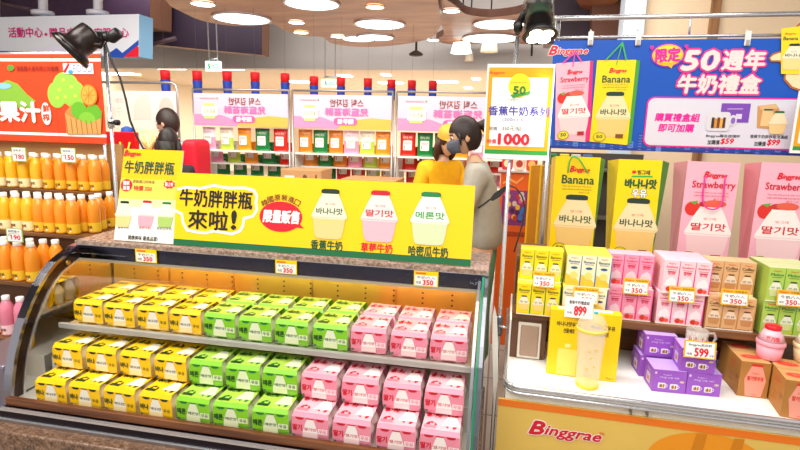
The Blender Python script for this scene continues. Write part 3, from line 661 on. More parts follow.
# ------------------------------------------------------------------ six-packs of small cartons
CW, CD, CH = .0507, .040, .119
CK = {  # front, side, top, name, ink, label words, jar tint, accent
    'banana': ('#ffdc14', '#2f8f3a', '#ffe13a', 'Banana', '#1d5a2a', '#f6edd2', '#f0d27c', '#ffdc14'),
    'light': ('#fbf0c8', '#2f76b4', '#fff04a', 'Banana', '#1c5f9c', '#ffe98a', '#f9cf4a', '#f7c53a'),
    'strawberry': ('#f89ab6', '#f0327c', '#fbb4cc', 'Strawberry', '#d81e4a', '#fbd0d8', '#f6b0c0', '#f0406a'),
    'strawlight': ('#fbd3da', '#f0408c', '#f9cfe2', 'Strawberry', '#e0284e', '#fdeef0', '#f9c4cc', '#e83a3c'),
    'coffee': ('#e3b37c', '#c08a50', '#efcf9c', 'Coffee', '#5a3414', '#f3dcc0', '#c99058', '#a8683a'),
    'melon': ('#b4d45a', '#62a82c', '#e6ecae', 'Melon', '#1f7a34', '#f0f2da', '#d4e09a', '#d8c83a')}
def make_carton(kind):
    fr, sd, tp, nm, ink, jt, jc, ac = CK[kind]; b = MB(); mf, msd, mtp, mi = mat(fr, .4), mat(sd, .4), mat(tp, .4), mat(ink, .4)
    w, d, h = CW, CD, CH
    v = [(-w/2, 0, 0), (w/2, 0, 0), (w/2, d, 0), (-w/2, d, 0), (-w/2, 0, h), (w/2, 0, h), (w/2, d, h), (-w/2, d, h)]
    b.add(v, [(0, 1, 5, 4)], mf); b.add(v, [(1, 2, 6, 5)], msd); b.add(v, [(3, 0, 4, 7)], mat(fr, .4) if kind != 'light' else mat('#ffe23c', .4)); b.add(v, [(2, 3, 7, 6)], mf); b.add(v, [(4, 5, 6, 7)], mtp); b.add(v, [(0, 3, 2, 1)], mtp)
    f = Flat((-w/2, 0, 0), (1, 0, 0), (0, 0, 1), b, .0005)
    f.poly([(w * .9, 0), (w, 0), (w, h), (w * .97, h)], msd, 1)
    f.text('Binggrae', w * .25, h * .885, w * .72, h * .925, RED, 2, bold=.04, shear=.3); f.text(nm, w * .12, h * .76, w * .86, h * .84, mi, 2, bold=.035)
    f.rect(w * .2, h * .71, w * .8, h * .725, mi, 1.5)
    if kind in ('banana', 'coffee', 'melon'):
        jar_art(f, w * .5, h * .16, h * .46, mat('#22381f' if kind != 'coffee' else '#6a3a1a', .4), mat(jt, .4), mat(jc, .4), '우유', mi, 2)
        f.ell(w * .8, h * .1, w * .13, h * .05, mat(ac, .4), 2, n=12) if kind == 'melon' else f.rect(w * .05, h * .03, w * .8, h * .06, mat(ac if kind != 'banana' else '#f3b81e', .4), 2)
    elif kind == 'light':
        f.ell(w * .5, h * .6, w * .24, h * .04, mat('#2a5f88', .4), 2, n=16); f.poly([(0, 0), (w * .92, 0), (w * .92, h * .16), (w * .6, h * .3), (w * .3, h * .34), (0, h * .4)], mat(ac, .4), 1); f.ell(w * .5, h * .36, w * .28, h * .12, mat('#f8d978', .4), 2, n=16)
    else:
        f.text('딸기맛', w * .28, h * .565, w * .72, h * .635, mi, 2, bold=.05); f.rect(w * .24, h * .64, w * .76, h * .675, mi, 2); f.poly([(w * .1, h * .22), (w * .9, h * .24), (w * .8, h * .42), (w * .55, h * .5), (w * .2, h * .4)], mat(jt, .4), 1)
        f.ell(w * .42, h * .13, w * .2, h * .075, mat('#e0301e', .4), 2, n=16); f.ell(w * .68, h * .12, w * .16, h * .06, mat('#ef5a4a', .4), 2.4, n=16); f.poly([(w * .36, h * .2), (w * .5, h * .18), (w * .45, h * .23)], mat('#4a9a3a', .4), 3)
    return b
CLAB = {'banana': 'yellow banana', 'light': 'cream light banana', 'strawberry': 'deep pink strawberry', 'strawlight': 'pale pink strawberry', 'coffee': 'tan coffee', 'melon': 'green melon'}
FIRST = {}
def six_pack(kind, x, y, z, rz, label):
    loc = TROT @ Vector((x, y, z))
    if kind in FIRST: return dup(FIRST[kind], loc, TBL + rz, label)
    o = thing('carton_six_pack', label, 'milk carton pack', loc, TBL + rz, CLAB[kind] + ' carton six-packs on the table'); FIRST[kind] = o
    c0 = None
    for iy in range(2):
        for ix in range(3):
            if c0 is None: c0 = make_carton(kind).build('carton', o); c = c0
            else: c = c0.copy(); COL.objects.link(c); c.parent = o
            c.location = ((ix - 1) * .0513, iy * .0405, 0)
    b = MB(); f = Flat((-.0768, -.0008, 0), (1, 0, 0), (0, 0, 1), b, .0005); b.box(-.0768, -.0011, .0, .0768, -.0007, .004, mat('#f5efe0', .4)); b.build('wrap_band', o)
    return o
STACKS = [('banana', .1138, 1.912, 0, 2, .045, 1), ('light', .2767, 1.922, .0, 2, .003, 3), ('strawberry', .439, 1.960, 0, 2, .03, 1), ('strawlight', .608, 1.957, 0, 2, -.012, 2), ('coffee', .770, 1.953, 0, 2, .04, 1), ('melon', .944, 1.952, 0, 2, -.004, 2)]
for kind, x, y, rz, tiers, sb, deep in STACKS:
    for t in range(tiers):
        for dpt in range(2 if t == 0 else deep):
            lbl = '%s carton six-pack, %s, %s' % (CLAB[kind], 'bottom tier' if t == 0 else 'top tier', ['facing the aisle', 'second from the aisle', 'third from the aisle'][dpt])
            yy = y + (sb if t else 0) + dpt * .083
            if yy + .08 > 2.168: continue
            six_pack(kind, x + (.004 if t and kind == 'banana' else 0) + (.006 if t and kind in ('strawlight', 'light') else 0), yy, 0.8795 + t * (CH + .0008), 0, lbl)

def std_tag(u0, v0, u1, v1, Y, label, price, top=None, border='#f2b81c', loc_extra=None, lean=8, lines=('牛奶六入', '特價')):
    c = PT((u0 + u1) / 2, v1, Y); w = (PT(u1, v0, Y) - PT(u0, v0, Y)).length; h = (PT(u0, v0, Y) - PT(u0, v1, Y)).length
    o = tthing('price_tag', label, 'price tag', c)
    ex, ey = lean_axes(lean); b = MB(); f = Flat((-w / 2, 0, 0), ex, ey, b, .0006)
    board(f, 0, 0, w, h, .0015, mat(border, .45))
    f.rect(w * .05, h * .07, w * .95, h * (.74 if top else .93), WH, 1)
    if top: f.text(top, w * .07, h * .80, w * .42, h * .93, mat('#e05a14', .4), 2, bold=.04, shear=.2); f.text('牛奶系列', w * .5, h * .80, w * .93, h * .93, BLK, 2)
    hh = .74 if top else .93
    f.text(lines[0], w * .14, h * (hh - .26), w * .86, h * (hh - .08), BLK, 2, bold=.02); f.text(lines[1], w * .09, h * .16, w * .26, h * .3, BLK, 2)
    f.text(price, w * .34, h * .12, w * .76, h * (hh - .34), RED, 2, bold=.045)
    f.text('元/組', w * .8, h * .14, w * .93, h * .28, BLK, 2)
    b.build('card', o)
    b = MB(); b.box(-w * .12, .0022, -.004, w * .12, .0165, h * .35, CLEARP); b.build('clip', o)
    return o
std_tag(532, 272.5, 554.5, 287.5, 1.898, 'yellow-edged price tag clipped on the yellow banana cartons', '350', 'Binggrae')
std_tag(572.5, 288, 598, 304, 1.908, 'yellow-edged price tag clipped on the cream and yellow cartons', '350', 'Binggrae')
std_tag(622.5, 279, 648, 294.5, 1.940, 'yellow-edged price tag clipped on the deep pink cartons', '350', 'Binggrae')
std_tag(668, 287.5, 694.5, 302.5, 1.930, 'yellow-edged price tag clipped on the pale pink cartons', '350', 'Binggrae')
std_tag(720, 290, 748, 305.5, 1.934, 'yellow-edged price tag clipped on the tan coffee cartons', '350', 'Binggrae')
std_tag(776, 291, 803, 306.5, 1.930, 'yellow-edged price tag clipped on the green melon cartons', '350', 'Binggrae')

# ------------------------------------------------------------------ yellow gift carton with tumbler
q0, q1 = ZT(546, 373, ZT0), ZT(613, 377.5, ZT0)
gx0, gx1 = .156, .392; gy = 1.832; gh = PT(580, 312, gy).z - ZT0
go = tthing('gift_box', 'big plain yellow gift box behind the clear tumbler', 'box', ((gx0 + gx1) / 2, gy, ZT0 + .001), -.03); w = (gx1 - gx0)
b = MB(); b.box(-w / 2, 0, 0, w / 2, .046, gh, mat('#ffd200', .35, noise=.02, scale=8), .0015)
b.build('carton_body', go)
b = MB(); f = Flat((-w / 2, -.0002, 0), (1, 0, 0), (0, 0, 1), b, .0007)
GI = mat('#4a4410', .5); f.text('바나나맛우유', w * .10, gh * .76, w * .42, gh * .83, GI, 1, bold=.04); f.text('선물세트', w * .2, gh * .66, w * .36, gh * .73, GI, 1, bold=.04); f.text('바나나맛우유', w * .58, gh * .76, w * .92, gh * .83, GI, 1, bold=.04); f.text('선물세트', w * .70, gh * .66, w * .84, gh * .73, GI, 1, bold=.04)
f.line([(w * .505, gh * .72), (w * .505, gh * .8)], .002, RED, 1)
f.rect(w * .14, gh * .02, w * .42, gh * .42, mat('#ffe06a', .4), 1); f.rect(w * .24, gh * .44, w * .32, gh * .5, mat('#ffe88c', .4), 1); f.text('Binggrae', w * .86, gh * .03, w * .97, gh * .06, GI, 1)
b.build('front_print', go)
b = MB(); f = Flat((-w / 2, 0, gh + .0002), (1, 0, 0), (0, 1, 0), b, .0006); f.rect(w * .1, .012, w * .26, .034, WH, 1); f.rect(w * .62, .012, w * .88, .036, WH, 1); b.build('top_label', go)
std_tag(564, 298.5, 592.5, 318, 1.818, 'white 899 price tag on the big yellow gift box', '899', None, '#f3f0ea', lines=('香蕉牛奶禮盒組', '特價'))
# tumbler
cq = ZT(586, 386.5, ZT0); co = tthing('clear_tumbler', 'clear plastic tumbler with domed lid and yellow base before the yellow gift box', 'tumbler', (.289, 1.778, ZT0 + .0005))
TUMB = milky_mat('tumbler_plastic', '#fffaf0', .22)
b = MB(); b.lathe([(.036, 0), (.038, .003), (.0385, .014), (.037, .014)], mat('#f6d440', .2), n=24); b.build('base', co)
b = MB(); b.lathe([(.0375, .0145), (.041, .09), (.048, .205), (.050, .207)], TUMB, n=28, caps=False); b.lathe([(.036, .018), (.039, .09), (.0455, .204)], TUMB, n=28, caps=False); b.build('cup', co)
b = MB(); b.lathe([(.051, .204), (.052, .208), (.051, .214), (.047, .215)], mat('#f6dc5a', .2, trans=.3), n=28, caps=False)
b.lathe([(.049, .215), (.048, .227), (.041, .244), (.030, .256), (.014, .262), (.0, .263)], TUMB, n=28, caps=False); lidc = b.build('lid', co)
b = MB(); b.lathe([(.007, .263), (.008, .268), (.004, .27)], mat('#2aa7b4', .3), (.008, 0, 0), 12); b.build('lid_plug', lidc)
b = MB(); f = Flat((-.02, -.0435, .06), (1, 0, 0), (0, -.055, 1), b, .0004)
b2 = b
for k, (aa, bb) in enumerate(((.008, .02), (.03, .03), (.018, .06), (.009, .085), (.031, .09))): f.ell(aa, bb, .0035, .005, mat('#f6e07a', .4), 1, n=10)
b.build('printed_spots', co)

# ------------------------------------------------------------------ purple mug boxes
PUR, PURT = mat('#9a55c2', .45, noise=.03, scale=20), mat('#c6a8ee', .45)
def mug_art(f, ca, cb, s, L=1):
    W = mat('#f2e9f6', .45); f.rrect(ca - s, cb - s * .8, ca + s, cb + s * .8, s * .25, W, L); f.ell(ca + s * 1.15, cb, s * .35, s * .45, W, L, n=14); f.ell(ca + s * 1.15, cb, s * .2, s * .28, PUR, L + .5, n=14)
    for k, hx in enumerate(('#c98a3a', '#5a3a24', '#e8b24a', '#8a4a2a')): f.rect(ca - s * .7 + s * .35 * k, cb - s * .55, ca - s * .7 + s * .35 * k + s * .34, cb + (.25 + .2 * (k % 2)) * s, mat(hx, .45), L + 1)
BW, BD, BH = .106, .094, .0805
def make_mugbox(label, loc, rz):
    o = tthing('mug_box', label, 'box', loc, rz)
    b = MB(); w, d, h = BW, BD, BH; v = [(-w/2, 0, 0), (w/2, 0, 0), (w/2, d, 0), (-w/2, d, 0), (-w/2, 0, h), (w/2, 0, h), (w/2, d, h), (-w/2, d, h)]
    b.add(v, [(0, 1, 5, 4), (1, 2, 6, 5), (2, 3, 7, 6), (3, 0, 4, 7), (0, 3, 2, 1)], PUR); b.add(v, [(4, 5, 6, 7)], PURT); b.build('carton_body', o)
    b = MB(); f = Flat((-w/2, -.0002, 0), (1, 0, 0), (0, 0, 1), b, .0006)
    mug_art(f, w * .28, h * .3, w * .115); mug_art(f, w * .64, h * .28, w * .115)
    LV = mat('#e6d2f2', .45); f.text('Binggrae', w * .3, h * .76, w * .55, h * .82, LV, 1); f.text('mug cup set', w * .2, h * .62, w * .78, h * .71, LV, 1); f.ell(w * .87, h * .52, w * .07, h * .05, mat('#d8c0a0', .45), 1, n=14); f.rect(w * .04, h * .8, w * .1, h * .9, LV, 1)
    b.build('front_print', o)
    b = MB(); f = Flat((-w/2 - .0002, d, 0), (0, -1, 0), (0, 0, 1), b, .0006); f.rrect(d * .3, h * .15, d * .72, h * .62, h * .08, mat('#d9c8ea', .45), 1); f.rect(d * .4, h * .25, d * .62, h * .45, mat('#c98a3a', .45), 2); f.text('mug', d * .35, h * .68, d * .65, h * .8, mat('#e6d2f2', .45), 1); b.build('side_print', o)
    return o
mb = make_mugbox('purple mug box, bottom tier, nearest the clear tumbler', (.5555, 1.800, ZT0 + .0005), .06)
dup(mb, TROT @ Vector((.664, 1.808, ZT0 + .0005)), TBL + .06, 'purple mug box, bottom tier, beside the brown cartons')
dup(mb, TROT @ Vector((.545, 1.906, ZT0 + .0822)), TBL + .06, 'purple mug box, upper tier, nearest the deep pink cartons')
dup(mb, TROT @ Vector((.636, 1.806, ZT0 + .0822)), TBL - .02, 'purple mug box carrying the glass mug and the 599 price tag')
dup(mb, TROT @ Vector((.536, 1.908, ZT0 + .0005)), TBL + .06, 'purple mug box at table level half hidden behind the lowest neighbouring box')
std_tag(683, 342, 715.5, 358.5, 1.788, 'white 599 price tag with yellow edge on the purple mug box', '599', None, lines=('Binggrae馬克杯', '特價'))
# glass mug on top
mq = Vector((.636, 1.845, ZT0 + .166)); mo = tthing('glass_mug', 'clear glass mug with small printed figures on top of the purple boxes', 'mug', mq, -.1)
b = MB(); b.lathe([(.032, 0), (.034, .004), (.034, .052), (.0315, .052), (.031, .006)], TUMB, n=28, caps=False); b.lathe([(.032, 0), (.032, .004)], TUMB, n=28); b.build('cup', mo)
b = MB(); b.tube([(.033, 0, .044), (.05, 0, .046), (.056, 0, .03), (.05, 0, .012), (.033, 0, .01)], .0045, TUMB, 8); b.build('handle', mo)
b = MB()
for k in range(20):
    g = math.radians(-90 - 52 + 5.6 * k); hh = .026 if k % 3 else .036; rr = .0346
    g2 = math.radians(5.2); q = [(rr * math.cos(g), rr * math.sin(g), .006), (rr * math.cos(g + g2), rr * math.sin(g + g2), .006), (rr * math.cos(g + g2), rr * math.sin(g + g2), hh), (rr * math.cos(g), rr * math.sin(g), hh)]
    b.add(q, [(0, 1, 2, 3)], mat(['#c8452a', '#e2b04a', '#6a3a22', '#f0e2c8', '#3a2a4a', '#d87a3a'][k % 6], .4))
b.build('print_band', mo)

# ------------------------------------------------------------------ brown cartons of strawberry jars and the two jars standing on them
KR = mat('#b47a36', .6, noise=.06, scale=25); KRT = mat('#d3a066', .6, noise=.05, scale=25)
KW, KD, KH = .089, .089, .125
def make_kraft(label, loc, rz):
    o = tthing('kraft_box', label, 'box', loc, rz); b = MB(); w, d, h = KW, KD * 2, KH
    v = [(-w/2, 0, 0), (w/2, 0, 0), (w/2, d, 0), (-w/2, d, 0), (-w/2, 0, h), (w/2, 0, h), (w/2, d, h), (-w/2, d, h)]
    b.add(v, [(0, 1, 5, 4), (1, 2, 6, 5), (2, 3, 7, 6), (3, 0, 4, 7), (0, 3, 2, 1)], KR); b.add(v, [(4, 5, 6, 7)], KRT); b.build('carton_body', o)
    b = MB(); f = Flat((-w/2, -.0002, 0), (1, 0, 0), (0, 0, 1), b, .0006); K = mat('#f2a08c', .5); KD_ = mat('#e0452e', .5)
    f.poly([(w * .26, h * .03), (w * .80, h * .03), (w * .88, h * .42), (w * .9, h * .5), (w * .72, h * .88), (w * .35, h * .88), (w * .16, h * .5), (w * .18, h * .42)], K, 1); f.poly([(w * .34, h * .88), (w * .73, h * .88), (w * .72, h * .95), (w * .36, h * .95)], mat('#dc2c24', .5), 1)
    f.text('딸기맛우유', w * .26, h * .48, w * .8, h * .6, KD_, 2, bold=.05); f.text('Binggrae', w * .4, h * .66, w * .64, h * .71, KD_, 2); f.text('240ml', w * .48, h * .06, w * .66, h * .1, KD_, 2)
    b.build('front_print', o)
    b = MB(); f = Flat((-w/2 - .0002, d, 0), (0, -1, 0), (0, 0, 1), b, .0006)
    for zz in (.84, .74): f.text('Strawberry', d * .48, h * (zz - .06), d * .78, h * zz, KD_, 1, bold=.03)
    for zz in (.46, .3): f.text('milk drink', d * .55, h * (zz - .05), d * .72, h * zz, mat('#8a5a28', .5), 1)
    f.text('Binggrae', d * .84, h * .42, d * .96, h * .56, mat('#8a5a28', .5), 1)
    f.line([(d * .02, h * .8), (d * .02, h * .2)], .001, mat('#8a5a28', .5), 1); b.build('side_print', o)
    b = MB(); f = Flat((-w/2, 0, h + .0002), (1, 0, 0), (0, 1, 0), b, .0006)
    for yy in (.25, .75): f.ell(w * .5, d * yy, w * .36, d * .1, mat('#ee4a36', .5), 1); f.text('딸기', w * .34, d * (yy - .03), w * .66, d * (yy + .03), mat('#f7a08c', .5), 2)
    f.line([(0, d * .5), (w, d * .5)], .0016, mat('#a87a44', .5), 1); b.build('top_print', o)
    return o
kb = make_kraft('brown carton of strawberry jars standing beside the purple boxes', (.825, 1.841, ZT0 + .0005), 0.)
dup(kb, TROT @ Vector((.9055, 1.722, ZT0 + .0005)), TBL - .12, 'brown carton of strawberry jars nearest the table edge')
dup(kb, TROT @ Vector((1.003, 1.745, ZT0 + .0005)), TBL - .12, 'brown carton of jars outermost on the table, mostly cut by the view')
def big_jar(loc, body, top, lid, word, wc, label):
    o = tthing('jar_bottle', label, 'bottle', loc, -.1); s = 1.2
    b = MB(); b.lathe([(r * s, z * s) for r, z in [(.026, 0), (.029, .002), (.0335, .04)]], mat(body, .3), n=32); b.lathe([(r * s, z * s) for r, z in [(.0335, .04), (.036, .042), (.036, .05), (.034, .054)]], mat(body, .3), n=32, caps=False); b.lathe([(r * s, z * s) for r, z in [(.034, .054), (.019, .086)]], mat(top, .3), n=32); b.build('jar_body', o)
    b = MB(); b.lathe([(r * s, z * s) for r, z in [(.0195, .0862), (.0205, .088), (.0205, .095), (.018, .098), (0, .098)]], mat(lid, .3), n=28, caps=False); b.build('lid', o)
    # lettering curved round the shoulder
    b = MB(); vs, fs, x0, y0, x1, y1 = text_geo(word, .05); out = []
    for x, y in vs:
        t = (x - x0) / (x1 - x0) - .5; g = math.radians(-100 + 62 * t); zz = (.0585 + .0125 * (y - y0) / (y1 - y0)) * s; rr = (.034 + (.019 - .034) * ((zz / s - .054) / .032)) * s + .0006
        out.append((rr * math.cos(g), rr * math.sin(g), zz))
    b.add(out, fs, mat(wc, .4)); b.build('lettering', o)
    return o
big_jar((.880, 1.893, ZT0 + KH + .0015), '#f8a9ba', '#f9bcc8', '#e8182c', '딸기맛', '#e0203a', 'pink strawberry jar bottle with a red lid on the brown cartons')
big_jar((.992, 1.893, ZT0 + KH + .0015), '#f4e0b0', '#f4ead0', '#176a34', '바나나맛', '#17683a', 'cream banana jar bottle with a green lid, cut by the view')

# ================================================================== TALL GIFT BAGS ON THE REAR STEP
def bag_art(f, w, h, kind, L=1):
    """printed face of a gift bag / carton: maker, name, two lines of small print, jar, badge, mini picture"""
    ban = kind.startswith('ban'); ink = mat('#1c5a34', .45) if ban else mat('#cf1838', .45)
    if kind == 'ban_kr':
        f.text('빙그레', w * .46, h * .855, w * .74, h * .9, mat('#2a2a20', .45), L + 1, bold=.04); f.ell(w * .38, h * .878, w * .05, h * .016, RED, L + 1, n=16); f.line([(w * .34, h * .835), (w * .8, h * .84)], h * .016, mat('#2fb54a', .4), L + 1)
        f.text('바나나맛', w * .2, h * .72, w * .92, h * .81, ink, L + 1, bold=.07); f.text('우유', w * .38, h * .63, w * .72, h * .71, ink, L + .5, bold=.10); f.text('우유', w * .38, h * .63, w * .72, h * .71, WH, L + 1, bold=.04)
    else:
        brand(f, w * .34, h * .85, w * .78, h * .90, RED, L + 1); f.text('Banana' if ban else 'Strawberry', w * (.18 if ban else .14), h * .73, w * (.9 if ban else .96), h * .815, ink, L + 1, bold=.03)
        f.text('naturally flavoured milk drink', w * .2, h * .695, w * .86, h * .712, ink, L + 1); f.text('made with fresh milk from the farm', w * .2, h * .667, w * .86, h * .684, ink, L + 1); f.text('바나나 1.7%' if ban else '딸기 1.3%', w * .58, h * .635, w * .82, h * .655, ink, L + 1)
    jar_art(f, w * .55, h * .06, h * .56, mat('#22382a' if ban else '#c23a2c', .4), mat('#f0dfae' if ban else '#fbeeea', .45), mat('#efc878' if ban else '#f6cfd2', .45), '바나나맛' if ban else '딸기맛', mat('#1e4a28' if ban else '#d81e32', .4), L + 1)
    if not ban:
        f.ell(w * .2, h * .545, w * .15, h * .07, mat('#e02c22', .4), L + 1, n=20); f.poly([(w * .12, h * .61), (w * .3, h * .625), (w * .24, h * .585)], mat('#57b03c', .4), L + 2); f.ell(w * .62, h * .6, w * .22, h * .035, mat('#e8604a', .4), L + 3, n=20)
    f.ell(w * .24, h * .06, w * .17, h * .06, mat('#8a8a1a', .45), L + 4, n=24); f.ell(w * .24, h * .06, w * .15, h * .052, mat('#ecd21e', .45), L + 5, n=24); f.text('50', w * .16, h * .045, w * .32, h * .085, mat('#1f5a2c', .45), L + 6, bold=.05)
    f.rect(w * .66, h * .05, w * .86, h * .1, mat('#7a4a20' if ban else '#b01a2c', .45), L + 5)
BAGC = {'ban': ('#ffd800', '#3f9a34', '#f7c948'), 'ban_kr': ('#ffd800', '#3f9a34', '#f7cf3e'), 'straw': ('#f7b4c6', '#ec1f79', '#e59aa0')}
def gift_bag(kind, u0, v0, u1, vb, Y, label, handle, side_l, side_r):
    q = PT(u0, v0, Y); q1 = PT(u1, v0, Y); w = (q1 - q).length; h = q.z - 1.0405; c = (q + q1) / 2
    cf, cs, cl = BAGC[kind]; d = .075
    o = tthing('gift_bag', label, 'gift bag', (c.x, Y, 1.0405))
    m_ = mat(cf, .35, noise=.02, scale=6); b = MB()
    v = [(-w/2, 0, 0), (w/2, 0, 0), (w/2 + .004, d, 0), (-w/2 - .004, d, 0), (-w/2, 0, h), (w/2, 0, h), (w/2 + side_r, d, h - .012), (-w/2 - side_l, d, h - .012)]
    b.add(v, [(0, 1, 5, 4), (2, 3, 7, 6), (4, 5, 6, 7), (0, 3, 2, 1)], m_); b.build('bag_body', o)
    b = MB(); b.add([v[i] for i in (1, 2, 6, 5)], [(0, 1, 2, 3)], mat(cs, .4)); b.add([v[i] for i in (3, 0, 4, 7)], [(0, 1, 2, 3)], mat(cl, .4)); b.build('gusset', o)
    b = MB(); f = Flat((-w/2, -.0003, 0), (1, 0, 0), (0, 0, 1), b, .0005); bag_art(f, w, h, kind); b.build('front_print', o)
    if handle:
        hm = mat(handle[0], .4); b = MB(); pts = [(a * w - w/2, -.004 - .012 * math.sin(PI * i / (len(handle[1]) - 1)), bb * h) for i, (a, bb) in enumerate(handle[1])]
        sm = []
        for i in range(len(pts) - 1):
            p0, p1, p2, p3 = [Vector(pts[min(max(k, 0), len(pts) - 1)]) for k in (i - 1, i, i + 1, i + 2)]
            for k in range(5): t = k / 5; sm.append(.5 * ((2 * p1) + (p2 - p0) * t + (2 * p0 - 5 * p1 + 4 * p2 - p3) * t * t + (3 * p1 - p0 - 3 * p2 + p3) * t ** 3))
        b.tube(sm + [Vector(pts[-1])], .0032, hm, 7); b.build('cord_handle', o)
    return o
GC = ('#3cc050', [(.3, .84), (.32, .97), (.42, 1.0), (.55, .96), (.68, .88), (.76, .845)])
PC = ('#ef3ca0', [(.36, .86), (.36, .64), (.46, .56), (.64, .56), (.74, .64), (.74, .86)])
gift_bag('ban', 556, 156, 601, 245, 2.27, 'tall yellow gift bag lettered in English with a green cord handle', GC, .012, .03)
gift_bag('ban_kr', 619, 159, 663, 245, 2.27, 'tall yellow gift bag lettered in Korean with white outlined characters', None, .03, .045)
gift_bag('straw', 688, 161, 741, 245, 2.27, 'tall pink strawberry gift bag with a looped pink cord handle', PC, .03, .025)
gift_bag('straw', 762, 162, 815, 245, 2.27, 'tall pink strawberry gift bag without a cord handle, cut by the view', None, .03, .025)

# ------------------------------------------------------------------ chrome display rail with the blue banner
YB_ = 2.52
ro = tthing('chrome_rail', 'chrome double rail from which the blue banner hangs', 'rail', (.6, YB_ + .03, 0)); RO = Vector((.6, YB_ + .03, 0))
b = MB(); yr = YB_ + .03
tl, tr_ = PT(556, 19, yr), PT(800, 13.2, yr); zt = (tl.z + tr_.z) / 2
b.tube([(tl.x, yr, zt), (1.5, yr, zt)], .0105, CHROME, 10); b.lathe([(.012, 0), (.014, .004), (.014, .012), (.009, .016)], CHROME, (tl.x, yr, zt), 12, axis=(-1, 0, 0)); b.build('top_bar', ro, RO)
zl = PT(660, 36.5, yr).z
b = MB(); b.tube([(tl.x, yr, zl), (1.5, yr, zl)], .0065, CHROME, 8); b.build('lower_bar', ro, RO)
b = MB()
for x in (PT(690, 26, yr).x,): b.tube([(x, yr, zl), (x, yr, zt)], .005, CHROME, 8)
b.build('link_rod', ro, RO)
for x in (tl.x + .012, 1.42):
    b = MB(); b.tube([(x, yr + .02, 0), (x, yr + .02, zt)], .012, CHROME, 10); b.lathe([(.05, 0), (.05, .008)], CHROME, (x, yr + .02, 0), 14); b.build('post', ro, RO)
bo = tthing('hanging_banner', 'large blue banner with gift bag pictures and pink lettering hung from the chrome rail', 'banner', (.7, YB_, 1.7)); b = MB(); BO = Vector((.7, YB_, 1.7))
f = Flat((0, YB_, 0), (1, 0, 0), (0, 0, 1), b, .0013, True)
a0, b0 = f.loc(546, 148); _, b1 = f.loc(660, 39.5); a1 = 1.46
board(f, a0, b0, a1, b1, .004, mat('#0b52ba', .35, noise=.05, scale=3))
SK = mat('#2a48a8', .4); SK2 = mat('#5f86d8', .4)
rnd = random.Random(3)
for k in range(34):
    x = a0 + (a1 - a0) * k / 34; hh = .03 + .05 * rnd.random(); f.rect(x, b0, x + .022, b0 + hh, SK if k % 3 else SK2, 1)
    for j in range(int(hh / .012)): f.rect(x + .004, b0 + .006 + j * .012, x + .018, b0 + .009 + j * .012, SK2 if k % 3 else SK, 1.3)
f.rect(a0, b0, a1, b0 + .012, mat('#24388c', .4), 1.6)
BR2 = mat('#e01a3a', .4)
brand(f, *f.box_px(549, 47, 588, 54.5), BR2, 3, WH)
def banner_bag(kind, tlp, trp, brp, blp, side, hook, hc):
    """a printed picture of a gift bag, its sheet turned a little on the banner"""
    A, Bq, Cq, Dq = [Vector(f.loc(*p)) for p in (tlp, trp, brp, blp)]
    cf, cs, cl = BAGC[kind]; f.poly([Dq, Cq, Bq, A], mat(cf, .4), 4)
    f.poly([Cq, Vector(f.loc(*side[1])), Vector(f.loc(*side[0])), Bq], mat(cs, .4), 3.5)
    ex = (Bq - A).normalized(); w = (Bq - A).length; h = (A - Dq).length
    g = Flat(f.pt(Dq.x, Dq.y, 4), f.ex * ex.x + f.ey * ex.y, f.ex * (A - Dq).normalized().x + f.ey * (A - Dq).normalized().y, b, .0006)
    bag_art(g, w, h, kind)
    hk = Vector(f.loc(*hook)); m_ = mat(hc, .4)
    f.line([A + (Bq - A) * .22, hk], .006, m_, 8); f.line([A + (Bq - A) * .74, hk], .006, m_, 8); f.line([A + (Bq - A) * .5 - Vector((0, .02)), hk], .004, m_, 8)
banner_bag('straw', (556, 63.5), (590, 61), (585, 142), (555, 140), ((593, 61), (590, 141)), (575, 52), '#f03ca0')
banner_bag('ban', (597, 60.5), (636, 60), (627, 145), (589.5, 141.5), ((640, 61), (631, 143)), (622, 43), '#3fb04a')
# speech bubble and the big lettering
f.epx(650.5, 43, 684.5, 67.5, mat('#8a2ac8', .4), 3); f.epx(652, 44.5, 683, 66, mat('#ffb81e', .4), 4); f.epx(653.5, 46, 681.5, 63.5, mat('#ffd83a', .4), 5); f.ppx([(665, 64), (671, 68.5), (674, 63)], mat('#ffb81e', .4), 4)
f.tpx('限定', 655.5, 48.5, 679.5, 62, MAG, 6, bold=.06, rot=.08)
for u, v in ((651.5, 48), (686, 47)): f.epx(u - 2, v - 2, u + .4, v + .8, MAG, 6); f.epx(u - .4, v - 2, u + 2, v + .8, MAG, 6); f.ppx([(u - 1.8, v), (u + 1.8, v), (u, v + 2.6)], MAG, 6)
PKL = mat('#ffdcd8', .4)
for t, u0, v0, u1, v1 in (('50', 682, 51, 718.5, 70), ('週年', 722, 50.5, 764.5, 70), ('牛奶禮盒', 677.5, 75, 760, 93.5)):
    sh = .12 if t == '50' else .06
    f.tpx(t, u0 - .6, v0 - .8, u1 + .6, v1 + .8, mat('#f02a8c', .4), 3, bold=.115 if t != '50' else .11, shear=sh); f.tpx(t, u0, v0, u1, v1, PKL, 4, bold=.055 if t != '50' else .06, shear=sh)
a, c1, d, e_ = f.box_px(646, 99, 800, 147)
f.rrect(a - .006, c1 - .006, 1.43, e_ + .006, .03, MAG, 3); f.rrect(a, c1, 1.42, e_, .026, mat('#dcdae6', .35), 4)
f.tpx('購買禮盒組', 654.5, 113.5, 699, 121.5, MAG, 5, bold=.05, shear=.12); f.tpx('即可加購', 658, 124, 693.5, 132, MAG, 5, bold=.05, shear=.12)
